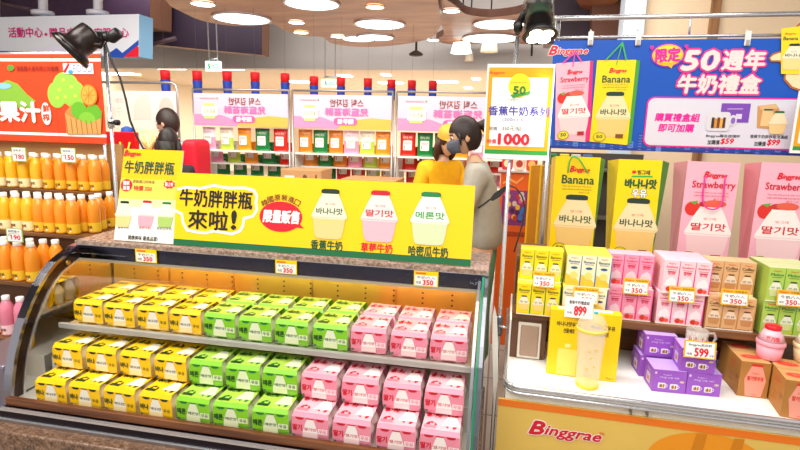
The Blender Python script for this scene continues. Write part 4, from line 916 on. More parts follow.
f.rpx(720, 103.5, 749, 122.5, mat('#7a48b4', .4), 5); f.rpx(735, 114, 741, 119, mat('#e0d2f0', .4), 6); f.line([f.loc(727, 109), f.loc(742, 109)], .004, mat('#c8a8e4', .4), 6)
f.rrpx(706, 112, 729, 131, .012, mat('#dcdadf', .35), 7); f.epx(728, 115, 736, 126, mat('#dcdadf', .35), 6); f.epx(730, 117.5, 734.5, 124, mat('#8a62c0', .35), 6.5)
for k, hx in enumerate(('#3a2a2a', '#d8902a', '#7a3a1c', '#e8b048', '#5a2c20')): f.rpx(710.5 + 2.8 * k, 117.5 + (k % 2), 713.2 + 2.8 * k, 128, mat(hx, .4), 8)
f.ppx([(757, 106), (775, 104), (778.5, 109), (778, 130), (756, 128)], mat('#d29a5a', .4), 5); f.ppx([(758, 106), (775, 104.5), (777.5, 108.5), (760, 110)], mat('#e2b57c', .4), 6); f.ppx([(762, 110), (772, 110), (774, 127), (759, 126)], mat('#eac58a', .4), 6); f.rpx(763, 109, 772, 110.6, mat('#2a5a38', .4), 7)
aj, bj = f.loc(775, 134); _, tj = f.loc(775, 111); jar_art(f, aj, bj, tj - bj, mat('#1f6a3a', .4), mat('#f2e0b8', .4), mat('#eccb8c', .4), None, None, 8)
f.tpx('Binggrae聯名玻璃杯', 705.5, 134.5, 739.5, 138, BLK, 5, bold=.02); f.tpx('加購價', 707, 140, 719, 144.5, BLK, 5, bold=.02); f.tpx('$59', 720, 138.5, 733, 144.5, RED, 5, bold=.05, shear=.15)
f.tpx('香蕉牛奶胖胖瓶泡澡組', 749.5, 135, 787, 138.5, BLK, 5, bold=.02); f.tpx('加購價', 753.5, 141.5, 765, 146, BLK, 5, bold=.02); f.tpx('$99', 766.5, 139.5, 779, 146, RED, 5, bold=.05, shear=.15)
# the pale rounded drawing holding a small yellow carton at the banner's far end
TAN, TANL = mat('#b0642a', .4), mat('#f4dcae', .4)
f.ppx([(768, 58), (772, 53.5), (780, 51), (784, 44), (790, 32), (800, 22), (830, 22), (830, 92), (800, 92), (790, 88), (783, 80), (784, 66), (778, 62), (770, 62)], TAN, 3)
f.ppx([(769.5, 58), (773, 55), (781, 52.5), (786, 45), (792, 33), (801, 24), (830, 24), (830, 90), (801, 90), (791.5, 86.5), (785, 79), (786, 64.5), (779, 60.5), (771, 60.5)], TANL, 4)
A, Bq, Cq, Dq = [Vector(f.loc(*p)) for p in ((780.5, 29), (800, 26.5), (798, 74.5), (780, 74))]
f.poly([Dq, Cq, Bq, A], mat('#ffd81e', .4), 6); f.tpx('Binggrae', 784, 33, 795, 35.5, RED, 7, bold=.03, shear=.3); f.tpx('Banana', 782.5, 37, 797, 40.5, DGREEN, 7, bold=.03); aj, bj = f.loc(789.5, 70); _, tj = f.loc(789.5, 44); jar_art(f, aj, bj, tj - bj, mat('#22382a', .4), mat('#f4e8cc', .4), mat('#f0d88e', .4), '바나나', DGREEN, 7)
b.build('banner_sheet', bo, BO)
for u in (590.5, 638, 747):
    q = PT(u, 39, YB_); b = MB(); b.box(q.x - .011, YB_ - .012, q.z - .028, q.x + .011, YB_ - .004, q.z + .03, mat('#eeebe6', .35), .002); b.box(q.x - .007, YB_ - .015, q.z - .025, q.x + .007, YB_ - .012, q.z - .005, mat('#bdb8b0', .3, .6)); b.tube([(q.x, YB_ - .008, q.z + .025), (q.x, YB_ + .02, q.z + .04)], .004, mat('#cfc9c0', .3), 6)
    b.build('clip', bo, BO)

# ------------------------------------------------------------------ white price sign on its pole, clamp spotlight
PX, PY = .030, 1.93
po = thing('price_sign', 'white framed price sign on a chrome pole between the glass case and the table', 'sign', (PX, PY, 0))
b = MB(); b.tube([(0, 0, 0), (0, 0, 1.872)], .0075, CHROME, 10); b.lathe([(.034, 0), (.034, .01), (.012, .02)], CHROME, n=20); b.build("pole", po)
b = MB(); b.lathe([(.012, .78), (.014, .79), (.014, .85), (.012, .86)], mat('#8a8890', .25, .9), n=12); b.tube([(.0, -.012, .82), (.03, -.02, .82)], .005, CHROME, 6); b.build('clamp_collar', po)
b = MB(); O = Vector((0, PY - .022, 0)); f = Flat(O, (1, 0, 0), (0, 0, 1), b, .0009)
c4 = [f.loc(*p) for p in ((484, 157), (549.5, 162), (554.5, 63), (486.5, 65))]
a0 = (c4[0][0] + c4[3][0]) / 2; a1 = (c4[1][0] + c4[2][0]) / 2; b0 = (c4[0][1] + c4[1][1]) / 2; b1 = (c4[2][1] + c4[3][1]) / 2
board(f, a0, b0, a1, b1, .006, mat('#f2f2f0', .3), mat('#dcdcdc', .3))
w, h = a1 - a0, b1 - b0
f.rect(a0 + w * .025, b0 + h * .055, a1 - w * .025, b0 + h * .105, mat('#2f9a3c', .35), 1); f.rect(a0 + w * .025, b0 + h * .1, a1 - w * .025, b1 - h * .035, mat('#f7a208', .35), 1); f.rect(a0 + w * .085, b0 + h * .14, a1 - w * .085, b1 - h * .14, WH, 2)
f.tpx('Binggrae', 489.5, 71.5, 504.5, 74.5, mat('#e8401a', .4), 3, bold=.03, shear=.3)
f.epx(508.5, 73.5, 530.5, 97.5, mat('#f7e21e', .4), 4); f.ppx([(510, 95), (527, 92), (530, 90), (530, 94), (513, 98)], mat('#3f9a34', .4), 5); f.tpx('50', 513.5, 86.5, 525.5, 94, mat('#2a7a3c', .4), 6, bold=.06); f.tpx('anniversary', 511, 81.5, 528, 84, mat('#8a8a2a', .4), 5)
f.tpx('人氣香蕉牛奶 韓國第一', 505, 99, 532, 101.2, mat('#a8a08c', .4), 3)
f.tpx('香蕉牛奶系列', 488.5, 106.5, 549, 115.8, mat('#4a46a8', .4), 3, bold=.03); f.tpx('(200ml*6入)', 502.5, 117.5, 530.5, 122.5, mat('#4a46a8', .4), 3); f.tpx('原價', 489, 126.5, 497, 130.5, BLK, 3); f.tpx('350元/組', 502, 126, 521, 130.8, BLK, 3)
f.tpx('特價', 487, 139, 496, 143.5, RED, 3, bold=.02); f.tpx('1000', 498.5, 134, 529, 144.5, RED, 4, bold=.07); f.tpx('元/4組', 532, 140, 545, 144, mat('#f29a8c', .4), 3)
b.build('sign_board', po, po.location)
# the lamp
sp = Vector((PX, PY, 1.90)); so_ = thing('clamp_spotlight', 'black clamp spotlight with four lit lamps above the white price sign', 'lamp', sp)
hc = P(540, 36, 1.86) - sp; ax = Vector((.08, -.34, -.94)).normalized()
b = MB(); e1 = P(517, 27, 1.9) - sp; b.lathe([(.012, -.012), (.02, -.006), (.02, .012), (.012, .018)], BLACK, e1, 14, axis=(1, 0, .2)); b.tube([e1, P(524, 14, 1.9) - sp, P(532, 6, 1.88) - sp], .012, BLACK, 8); b.tube([e1 + Vector((0, 0, -.0)), (0, 0, -.012)], .011, BLACK, 8); b.tube([P(527, 24, 1.88) - sp, P(533, 12, 1.88) - sp, P(541, 2, 1.88) - sp], .016, mat('#201c1c', .3), 8); b.build('clamp_arm', so_)
b = MB(); q = hc - ax * .0; b.lathe([(.045, -.06), (.045, -.012), (.058, 0), (.055, .001)], mat('#2a2626', .35, .3), q, 26, axis=ax); b.build('lamp_head', so_)
b = MB(); b.lathe([(.05, -.15), (.05, -.02), (.047, -.16), (.02, -.165)], CLEARP, q, 22, caps=False, axis=ax); b.lathe([(.036, -.10), (.044, -.07), (.044, -.06)], mat('#2c7a56', .3), q, 20, axis=ax); b.build('clear_shell', so_)
quat = ax.to_track_quat('Z', 'Y').to_matrix()
for k in range(4):
    g = PI / 4 + k * PI / 2; cpos = q + ax * .002 + quat @ Vector((.026 * math.cos(g), .026 * math.sin(g), 0))
    b = MB(); b.lathe([(.021, 0), (.021, .003)], mat('#fff6e0', .4, e=14), cpos, 16, axis=ax); b.build('led_lens', so_)
b = MB(); b.tube([P(u, v, 1.9) - sp for u, v in ((537, 8), (534, 30), (532, 45), (531.5, 56))], .004, BLACK, 6); b.build('cord', so_)
# dark leaf-shaped clip on a looping cable
lo_ = thing('cable_clip', 'dark leaf-shaped clip with a looping black cable behind the price sign pole', 'clip', P(505, 196, 1.99))
oo = Vector(lo_.location); b = MB(); LF = mat('#2a2c26', .5)
pts = [P(u, v, 1.99) for u, v in ((489, 200), (494, 193.5), (502, 188), (508.5, 183.5), (506, 190), (500, 197), (493, 201))]; b.extrude(pts, (0, .006, 0), LF); b.build('blade', lo_, oo)
b = MB(); b.tube([P(u, v, 1.995) for u, v in ((478, 208), (484, 204), (490, 199.5))], .004, LF, 6); b.tube([P(u, v, 2.0) for u, v in ((508, 185), (516, 188), (522, 196), (525, 208), (523, 222), (519, 236), (514, 252))], .003, LF, 6); b.build('cable', lo_, oo)
o = MB(); pts = [P(u, v, 1.80) for u, v in ((494.5, 306), (497, 318), (498, 345), (498, 380), (495.5, 400))] + [Vector((P(495, 400, 1.8).x, 1.8, .001)), Vector((P(493.5, 400, 1.8).x, 1.8, .001))] + [P(u, v, 1.80) for u, v in ((493.5, 400), (493, 380), (492.2, 340), (492.8, 316))]; o.extrude(pts, (0, .004, 0), mat('#f1ece2', .4))
sl = o.build('plastic_strip', None, P(495, 398, 1.8)); tag(sl, 'white plastic strip standing in the gap between case and table', 'plastic strip')
# white price sign cut off at the edge of the view
q = PT(796, 130, 2.44); o = tthing('price_sign', 'white price sign with yellow and green edges beside the banner, cut by the view', 'sign', (q.x + .1, 2.44, 0))
b = MB(); f = Flat((0, 2.44, 0), (1, 0, 0), (0, 0, 1), b, .001, True); a0, b0 = f.loc(789.5, 153); a1 = a0 + .25; b1 = f.loc(797, 96)[1] + .02
board(f, a0, b0, a1, b1, .006, WH); f.rect(a0 + .008, b0 + .012, a1 - .008, b0 + .03, mat('#2f9a3c', .35), 1); f.rect(a0 + .008, b0 + .028, a1 - .008, b1 - .01, mat('#f7a208', .35), 1); f.rect(a0 + .022, b0 + .04, a1 - .022, b1 - .05, WH, 2); b.build('sign_board', o, Vector((q.x + .1, 2.44, 0)))
b = MB(); b.tube([(0, .012, 1.0405), (0, .012, b1)], .006, CHROME, 8); b.build('pole', o)

# ================================================================== SEAWEED RACKS BEHIND
RY = 4.5
RACKS = [(-2.835, -1.868, 'nearest the person with the red backpack', 'the rack nearest the red backpack'), (-1.862, -.925, 'in the middle', 'the middle rack'), (-.919, .06, 'behind the two shoppers', 'the rack behind the shoppers')]
RW = mat('#f2ece2', .45)
def header_print(f, a0, b0, a1, b1):
    W, H_ = a1 - a0, b1 - b0
    def X(t): return a0 + W * t
    def Y(t): return b0 + H_ * t
    f.poly([(X(0), Y(0)), (X(1), Y(0)), (X(1), Y(.30)), (X(.8), Y(.34)), (X(.6), Y(.26)), (X(.45), Y(.14)), (X(.2), Y(.16)), (X(0), Y(.3))], mat('#f0ae48', .6), 1)
    f.poly([(X(0), Y(0)), (X(.45), Y(0)), (X(.5), Y(.12)), (X(.3), Y(.34)), (X(0), Y(.36))], mat('#ee8ab2', .6), 1.5)
    f.text('스틱 김자반', X(.38), Y(.66), X(.72), Y(.88), mat('#5a4038', .6), 3, bold=.02, flip=True)
    f.text('兒童海苔酥', X(.33), Y(.40), X(.77), Y(.62), mat('#f26aa6', .6), 3, bold=.05, flip=True)
    f.rrect(X(.42), Y(.12), X(.66), Y(.33), H_ * .1, mat('#ee5c9c', .6), 3); f.text('隨手包', X(.46), Y(.15), X(.62), Y(.30), mat('#ffeef4', .6), 4, bold=.05, flip=True)
    f.rrect(X(.11), Y(.22), X(.23), Y(.7), H_ * .05, mat('#b9d87a', .6), 3); f.rrect(X(.09), Y(.3), X(.26), Y(.6), H_ * .05, mat('#eef0dc', .6), 4); f.text('海苔 원초', X(.11), Y(.38), X(.24), Y(.52), mat('#8a8a72', .6), 5, flip=True)
    f.rect(X(.07), Y(.84), X(.24), Y(.87), mat('#d2a8b0', .6), 3); f.ell(X(.26), Y(.855), W * .008, H_ * .03, mat('#4a9a4a', .6), 3, n=12)
for (x0, x1, w_, w2) in RACKS:
    o = thing('display_rack', 'white shelf rack with a pink header, %s' % w_, 'display rack', ((x0 + x1) / 2, RY, 0), 0, 'pink-headed seaweed racks'); ro_ = Vector(o.location)
    for xx in (x0 + .014, x1 - .014):
        b = MB(); b.tube([(xx, RY - .03, 0), (xx, RY - .03, 1.86)], .009, mat('#a9a4a2', .3, .7), 8); b.build('post', o, ro_)
    b = MB(); b.tube([(x0 + .014, RY - .03, 1.86), (x1 - .014, RY - .03, 1.86)], .009, mat('#a9a4a2', .3, .7), 8); b.build('top_bar', o, ro_)
    for z, yy in ((1.316, 0), (1.19, .115), (1.062, .23), (.7, .23), (.25, .23)):
        b = MB(); b.box(x0 + .025, RY - .02 + yy, z - .016, x1 - .025, RY + .09 + yy, z, RW, .002); b.build('shelf', o, ro_)
    for xx in (x0 + .02, x1 - .03):
        b = MB(); b.box(xx, RY + .0, 0, xx + .008, RY + .33, 1.30, mat('#e9e4da', .5)); b.build('side_frame', o, ro_)
    b = MB(); f = Flat((0, RY - .045, 0), (1, 0, 0), (0, 0, 1), b, .002); f2 = f; b.box(x0 + .03, RY - .045, 1.535, x1 - .02, RY - .04, 1.825, mat('#f3bccb', .6)); header_print(f, x0 + .03, 1.535, x1 - .02, 1.825); b.build('header_banner', o, ro_)
# pouches
PC = {'pink': ('#f59ab8', '#fbe6ec'), 'lime': ('#b9d34a', '#f2f4dc'), 'orange': ('#f3961e', '#f9c23a'), 'green': ('#0f7a38', '#1f9a4a'), 'red': ('#dd2418', '#ef6a3a'), 'amber': ('#d9801c', '#f0b04a')}
POUCH = {}
def make_pouch(k):
    c1, c2 = PC[k]; o = thing('snack_pouch', '', 'snack pouch'); w, h = .138, .205
    b = MB(); vs = []; fs = []; NZ, NX = 9, 8
    def sec(t): return .028 * math.sin(PI * min(1, t * 1.12 + .18) ) ** .7 if t < .9 else .002
    for side in (-1, 1):
        base = len(vs)
        for i in range(NZ + 1):
            t = i / NZ; th = .004 + .024 * max(0, math.sin(PI * (.15 + .78 * t)))  if t < .93 else .002
            for j in range(NX + 1):
                s_ = j / NX; vs.append(((s_ - .5) * w * (1 - .04 * math.sin(PI * t)), side * th * (1 - (2 * s_ - 1) ** 4), h * t))
        for i in range(NZ):
            for j in range(NX): a = base + i * (NX + 1) + j; fs.append((a, a + 1, a + NX + 2, a + NX + 1) if side < 0 else (a, a + NX + 1, a + NX + 2, a + 1))
    nb = (NZ + 1) * (NX + 1)
    fs.append(tuple(list(range(NX + 1)) + [nb + j for j in reversed(range(NX + 1))]))
    lower = [q for q in fs if min(vs[i][2] for i in q) < h * .55]; up = [q for q in fs if q not in lower]
    b.add(vs, up, mat(c2 if k in ('pink', 'lime') else c1, .3), True); b.add(vs, lower, mat(c1, .3), True); b.build('pouch_body', o)
    b = MB(); f = Flat((-w / 2, -.029, 0), (1, 0, 0), (0, 0, 1), b, .001); f.rrect(w * .22, h * .25, w * .78, h * .66, .008, mat('#efece6', .5), 0); f.rect(w * .28, h * .5, w * .72, h * .6, mat('#c9c4ba', .5), 1); f.rect(w * .28, h * .3, w * .36, h * .45, mat('#a8a49a', .5), 1)
    f.text('스틱 김자반', w * .2, h * .74, w * .8, h * .83, mat('#7a5a3a' if k not in ('green', 'red') else '#f4efc8', .5), 0, flip=True); b.build('white_label', o)
    return o
UP = [['pink', 'lime', 'orange', 'green', 'red'], ['amber', 'green', 'amber', 'pink', 'lime', 'orange'], ['red', 'green', 'green', 'orange', 'pink', 'red']]
LOW = [['green', 'green', 'green', 'green', 'lime'], ['amber', 'green', 'red', 'red', 'lime', 'orange'], ['red', 'green', 'lime', 'orange', 'pink']]
CN = {'pink': 'pink and white', 'lime': 'lime and white', 'orange': 'bright orange', 'green': 'dark green', 'red': 'red', 'amber': 'amber brown'}
def put_pouch(k, x, y, z, rx, label):
    if k not in POUCH:
        POUCH[k] = make_pouch(k); o = POUCH[k]; o.location = (x, y, z); o['label'] = label; o['group'] = CN[k] + ' seaweed pouches'
    else: o = dup(POUCH[k], (x, y, z), 0, label)
    o.rotation_euler = (rx, 0, random.uniform(-.08, .08))
for ri, (x0, x1, w_, w2) in enumerate(RACKS):
    for row_, cols, z, yy, nm in ((0, UP[ri], 1.3165, .035, 'upper'), (1, UP[ri], 1.1905, .16, 'second'), (2, LOW[ri], 1.0625, .275, 'third')):
        n = len(cols); seen = {}
        for j, k in enumerate(cols):
            x = x0 + .035 + (x1 - x0 - .07) * (j + .5) / n; seen[k] = seen.get(k, 0) + 1
            put_pouch(k, x, RY + yy, z, 0, '%s%s seaweed pouch, %s shelf of %s' % ('' if cols.count(k) == 1 else ORD[seen[k] - 1] + ' ', CN[k], nm, w2))
# brown shipping cartons in front of the racks
def ship_box(u0, v0, u1, v1, y, d, label, tilt=0):
    a, q = P(u0, v1, y), P(u1, v1, y); h = P(u0, v0, y).z - a.z; c = (a + q) / 2; w = (q - a).length
    o = thing('shipping_carton', label, 'cardboard box', (c.x, y, a.z), tilt); K = mat('#c79562', .6, noise=.05, scale=8); b = MB()
    b.box(-w / 2, 0, 0, w / 2, d, h, K, .003); b.build('carton_body', o)
    b = MB(); f = Flat((-w / 2, -.0004, 0), (1, 0, 0), (0, 0, 1), b, .001); f.rect(w * .1, h * .1, w * .34, h * .6, mat('#f0e8da', .6), 0); f.ell(w * .6, h * .5, h * .16, h * .2, mat('#6a4a2c', .6), 0); f.rect(w * .85, h * .25, w * .89, h * .7, mat('#6a4a2c', .6), 0); b.build('printed_label', o)
    b = MB(); b.box(-w / 2 - .0005, d * .44, h * .9, w / 2 + .0005, d * .56, h + .0006, mat('#b98a58', .35)); b.build('packing_tape', o)
    return o
WT = MB(); p0, p1 = P(270, 180, 4.1), P(400, 184.5, 4.1)
wt = thing('stock_trolley', 'low grey stock trolley carrying brown cartons in front of the racks', 'trolley', ((p0.x + p1.x) / 2, 4.15, 0)); zt_ = 1.075
WT.box(p0.x, 4.0, zt_ - .03, p1.x, 4.42, zt_, mat('#c9c2b8', .5)); WT.build('deck', wt, wt.location)
for xx in (p0.x + .05, p1.x - .05):
    for yy in (4.04, 4.38):
        b = MB(); b.tube([(xx, yy, 0), (xx, yy, zt_ - .03)], .014, STEEL, 8); b.build('leg', wt, wt.location)
def on_deck(o): o.location.z = zt_ + .001
on_deck(ship_box(281, 166.5, 321, 181, 4.05, .3, 'brown carton with a white label, on the trolley before the middle rack', .03)); on_deck(ship_box(341, 176, 396, 184, 4.05, .34, 'flat wide brown carton on the trolley nearest the shoppers', -.02))

# ------------------------------------------------------------------ things behind the yellow poster
c0, c1 = P(108, 88, 4.42), P(178, 94, 4.42)
o = thing('notice_board', 'translucent white notice board with a faint oval, in a pipe frame behind the poster', 'notice board', ((c0.x + c1.x) / 2, 4.42, 0)); oo = Vector(o.location)
zb, zt2 = P(140, 129, 4.42).z, P(140, 91, 4.42).z
b = MB(); b.box(c0.x, 4.42, zb, c1.x - .02, 4.426, zt2, mat('#efe4d4', .5)); f = Flat((0, 4.42, 0), (1, 0, 0), (0, 0, 1), b, .0015); f.epx(159, 97, 174, 123, mat('#c9bfb2', .5), 1); f.ppx([(137, 98), (147, 94), (151, 106), (152, 120), (134, 120), (134, 106)], mat('#ddd2c4', .5), 1); f.tpx('活動', 115, 98, 124, 103, mat('#f0b8bc', .5), 1, flip=True); f.tpx('牛奶', 110, 106, 122, 116, mat('#d9ccc0', .5), 1, flip=True); b.build('sheet', o, oo)
b = MB(); top = P(140, 82.5, 4.42).z; xe = P(178.5, 120, 4.42).x; b.tube([(c0.x - .1, 4.42, top), (xe - .05, 4.42, top), (xe - .01, 4.42, top - .02), (xe, 4.42, top - .07), (xe, 4.42, 0)], .012, mat('#b9b4b2', .3, .7), 8); b.tube([(c0.x - .1, 4.42, top), (c0.x - .1, 4.42, 0)], .012, mat('#b9b4b2', .3, .7), 8); b.build('pipe_frame', o, oo)
# red gift bag with gold handles on a little stand
q0, q1 = P(104, 160, 3.6), P(138, 160, 3.6); zc = 1.2
st = thing('side_table', 'dark wooden side table half hidden behind the juice shelf and poster', 'table', ((q0.x + q1.x) / 2 + .02, 3.62, 0)); b = MB(); b.box(-.17, -.12, zc - .03, .38, .15, zc, mat('#4a2e1c', .5)); b.build('table_top', st)
for sx in (-.14, .35):
    for sy in (-.09, .12): b = MB(); b.box(sx - .02, sy - .02, 0, sx + .02, sy + .02, zc - .03, mat('#4a2e1c', .5)); b.build('leg', st)
hb = P(120, 132, 3.6).z - zc; w = (q1 - q0).length
o = thing('red_gift_bag', 'shiny red bag with a gold cord handle behind the lamp pole', 'bag', ((q0.x + q1.x) / 2, 3.58, zc + .001)); b = MB(); b.box(-w / 2, 0, 0, w / 2, .05, hb, mat('#d81420', .3), .006); b.build('bag_body', o)
b = MB(); b.tube([(w * .08, -.006, hb * .72), (w * .16, -.02, hb * .3), (w * .28, -.02, hb * .25), (w * .36, -.006, hb * .72)], .008, mat('#e8b83a', .3, .5), 8); b.build('cord_handle', o)
b = MB(); b.box(-w / 2 - .0, -.002, -.0, w / 2, -.0005, hb * .3, mat('#1f6a3a', .4)); b.build('green_band', o)
bq = P(127, 131, 3.70); o = MB(); o.lathe([(.05, 0), (.055, .1), (.053, .22), (.04, .30), (.01, .315)], mat('#1f4aa0', .7), (0, 0, 0), 16); bb = o.build('blue_cloth', None, None); bb.location = (bq.x, 3.70, zc)
bb.location.z = zc + .001; tag(bb, 'blue bundle of cloth peeking over the shiny red bag', 'cloth')
q = P(150, 155, 3.62); o = thing('golden_hamper', 'small golden hamper with yellow ribbons beside the red bag', 'hamper', (q.x, 3.62, zc + .001)); hb = P(147, 137, 3.62).z - zc
b = MB(); b.lathe([(.07, 0), (.085, .02), (.085, hb * .5)], mat('#d9a034', .4, .3), n=18); b.build('basket', o)
b = MB()
for k in range(9): g = random.uniform(0, 6.28); b.tube([(0, 0, hb * .5), (.05 * math.cos(g), .04 * math.sin(g), hb * .8), (.08 * math.cos(g), .06 * math.sin(g), hb)], .012, mat(['#e8c04a', '#f4e0a0', '#c9701c'][k % 3], .4), 6)
b.build('ribbons', o)

# ------------------------------------------------------------------ clutter seen between the case and the gift bags
q0, q1, q2 = P(501, 172, 3.7), P(533, 172, 3.7), P(517, 240, 3.7)
o = thing('snack_stand', 'orange cardboard snack stand with a purple picture behind the price sign pole', 'display stand', ((q0.x + q1.x) / 2, 3.7, 0)); w = q1.x - q0.x; zz0, zz1 = q2.z, q0.z
OR = mat('#f2641c', .45); b = MB(); b.box(-w / 2, 0, 0, w / 2, .35, zz1, OR, .004); b.build('body', o)
b = MB(); f = Flat((-w / 2, -.001, 0), (1, 0, 0), (0, 0, 1), b, .001); dz = zz1 - zz0
f.rect(.02, zz0 + dz * .22, w - .02, zz0 + dz * .74, mat('#8a3a7a', .4), 0)
for k in range(22): f.ell(.04 + (w - .08) * random.random(), zz0 + dz * (.27 + .42 * random.random()), .016, .02, mat(['#e8508a', '#f0b43a', '#3a78c8', '#d8c0b0', '#5a2450', '#c8402a'][k % 6], .4), 1 + .05 * k, n=10)
f.line([(w * .1, zz0 + dz * .84), (w * .3, zz0 + dz * .9), (w * .5, zz0 + dz * .85), (w * .7, zz0 + dz * .93)], .012, mat('#ffb05a', .4), 1)
f.rect(0, zz0 + dz * .05, w, zz0 + dz * .12, mat('#b8401a', .4), 1); b.build('front_print', o)
b = MB(); b.box(-w / 2 - .02, -.015, zz1 + .0, w / 2 + .02, .3, zz1 + .012, mat('#d8d2ca', .3, .4)); tp = b.build('top_tray', o)
cols = ['#d8283a', '#f3c8b0', '#c9402a', '#8a2a3a', '#f0e0d0']
for k in range(3):
    g = thing('snack_bag', '', 'snack bag', (o.location.x - w / 2 + .042 + .084 * k, 3.78, zz1 + .0125), random.uniform(-.2, .2), 'round-pictured snack bags on the orange stand'); g['label'] = '%s snack bag on the tray of the orange stand, %s from the shoppers' % (['red', 'pale pink', 'brick red', 'dark maroon', 'cream'][k], ORD[k])
    b = MB(); b.box(-.038, -.02, 0, .038, .02, .085, mat(cols[k], .35), .012); b.build('bag_body', g)
    b = MB(); f = Flat((-.038, -.0205, 0), (1, 0, 0), (0, 0, 1), b, .001); f.ell(.038, .045, .024, .026, mat(['#f4d8a0', '#a83a2a', '#f0b060', '#e89a8a', '#c8503a'][k], .4), 0, n=16); b.build('round_picture', g)
# green and blue tins on a dark shelf under the banner
q = P(548, 157, 3.6)
o = thing('dark_shelf', 'dark shelf unit with hanging packets seen between snack stand and gift bag', 'shelf', (q.x + .08, 3.75, 0)); b = MB(); b.box(-.10, 0, 0, .55, .03, 1.42, mat('#4a4540', .5)); b.box(-.10, -.12, 0, -.08, 0, 1.42, mat('#6a635a', .5)); b.build('frame', o)
for z in (.3, .65, 1.0, 1.32): b = MB(); b.box(-.08, -.12, z - .015, .55, 0, z, mat('#6a635a', .5)); b.build('shelf_board', o)
for k, (hx, nm) in enumerate((('#1f7a3a', 'green'), ('#e8c84a', 'yellow'), ('#c8c4bc', 'pale grey'), ('#3a6a9a', 'blue'))):
    g = MB(); g.box(-.03, -.02, 0, .03, .02, .09, mat(hx, .35), .006); t_ = g.build('small_packet', None, None); t_.location = (q.x + .04 + .075 * k, 3.69, 1.3205); tag(t_, '%s packet on the top board of the dark shelf unit' % nm, 'packet', 'packets on the dark shelf unit')
# tall yellow boards leaning beside the first gift bag
for k, (u, y_, lb) in enumerate(((540, 3.0, 'yellow display board with green edge, further from the gift bag'), (551, 2.9, 'yellow display board with green edge, closer to the gift bag'))):
    a = P(u, 165, y_); z1 = a.z; o = thing('display_board', lb, 'display board', (a.x, y_, 0), .9); b = MB(); b.box(-.08, 0, .001, .09, .012, z1, mat('#f2b81e', .4, noise=.05, scale=4), .002); b.build('board', o); b = MB(); b.box(.0905, -.002, .001, .096, .014, z1, mat('#3a8a3a', .4)); b.build('edge_strip', o)

# ------------------------------------------------------------------ grey tool-like fittings left out; people
def skin_mesh(pts, edges, rad, root=0, sub=1):
    me = bpy.data.meshes.new('s'); me.from_pydata([Vector(p) for p in pts], edges, []); ob = bpy.data.objects.new('s', me); COL.objects.link(ob)
    md = ob.modifiers.new('k', 'SKIN'); md.use_smooth_shade = True
    for i, r in enumerate(rad):
        sv = me.skin_vertices[0].data[i]; sv.radius = r if isinstance(r, tuple) else (r, r); sv.use_root = (i == root)
    if sub: sd = ob.modifiers.new('u', 'SUBSURF'); sd.levels = sub; sd.render_levels = sub
    ev = ob.evaluated_get(bpy.context.evaluated_depsgraph_get()); m2 = ev.to_mesh()
    vs = [v.co.copy() for v in m2.vertices]; fs = [tuple(p.vertices) for p in m2.polygons]; ev.to_mesh_clear(); bpy.data.objects.remove(ob)
    return vs, fs
def head_geo(c, R, s=1.0):
    """ellipsoid skull with jaw, nose, ears, lips; R maps (side, forward, up) to the figure's axes"""
    vs = []; fs = []; n, m_ = 22, 16
    for i in range(m_ + 1):
        t = PI * i / m_
        for j in range(n):
            g = 2 * PI * j / n; x, y, z = math.sin(t) * math.cos(g) * .074, math.sin(t) * math.sin(g) * .095, math.cos(t) * .115
            if z < -.02: k = (-z - .02) / .095; x *= 1 - .38 * k; y = y * (1 - .30 * k) + .014 * k
            if y > .06 and -.035 < z < .02: y -= .004
            vs.append((x, y, z))
    for i in range(m_):
        for j in range(n): k = (j + 1) % n; fs.append((i * n + j, (i + 1) * n + j, (i + 1) * n + k, i * n + k))
    def blob(cx, cy, cz, rx, ry, rz):
        b0 = len(vs)
        for i in range(7):
            t = PI * i / 6
            for j in range(8): g = 2 * PI * j / 8; vs.append((cx + rx * math.sin(t) * math.cos(g), cy + ry * math.sin(t) * math.sin(g), cz + rz * math.cos(t)))
        for i in range(6):
            for j in range(8): k = (j + 1) % 8; fs.append((b0 + i * 8 + j, b0 + (i + 1) * 8 + j, b0 + (i + 1) * 8 + k, b0 + i * 8 + k))
    blob(0, .096, -.022, .013, .016, .026); blob(0, .088, -.062, .022, .008, .008)
    for sx in (-1, 1): blob(sx * .074, -.006, -.012, .011, .02, .03)
    return [c + R @ (Vector(v) * s) for v in vs], fs
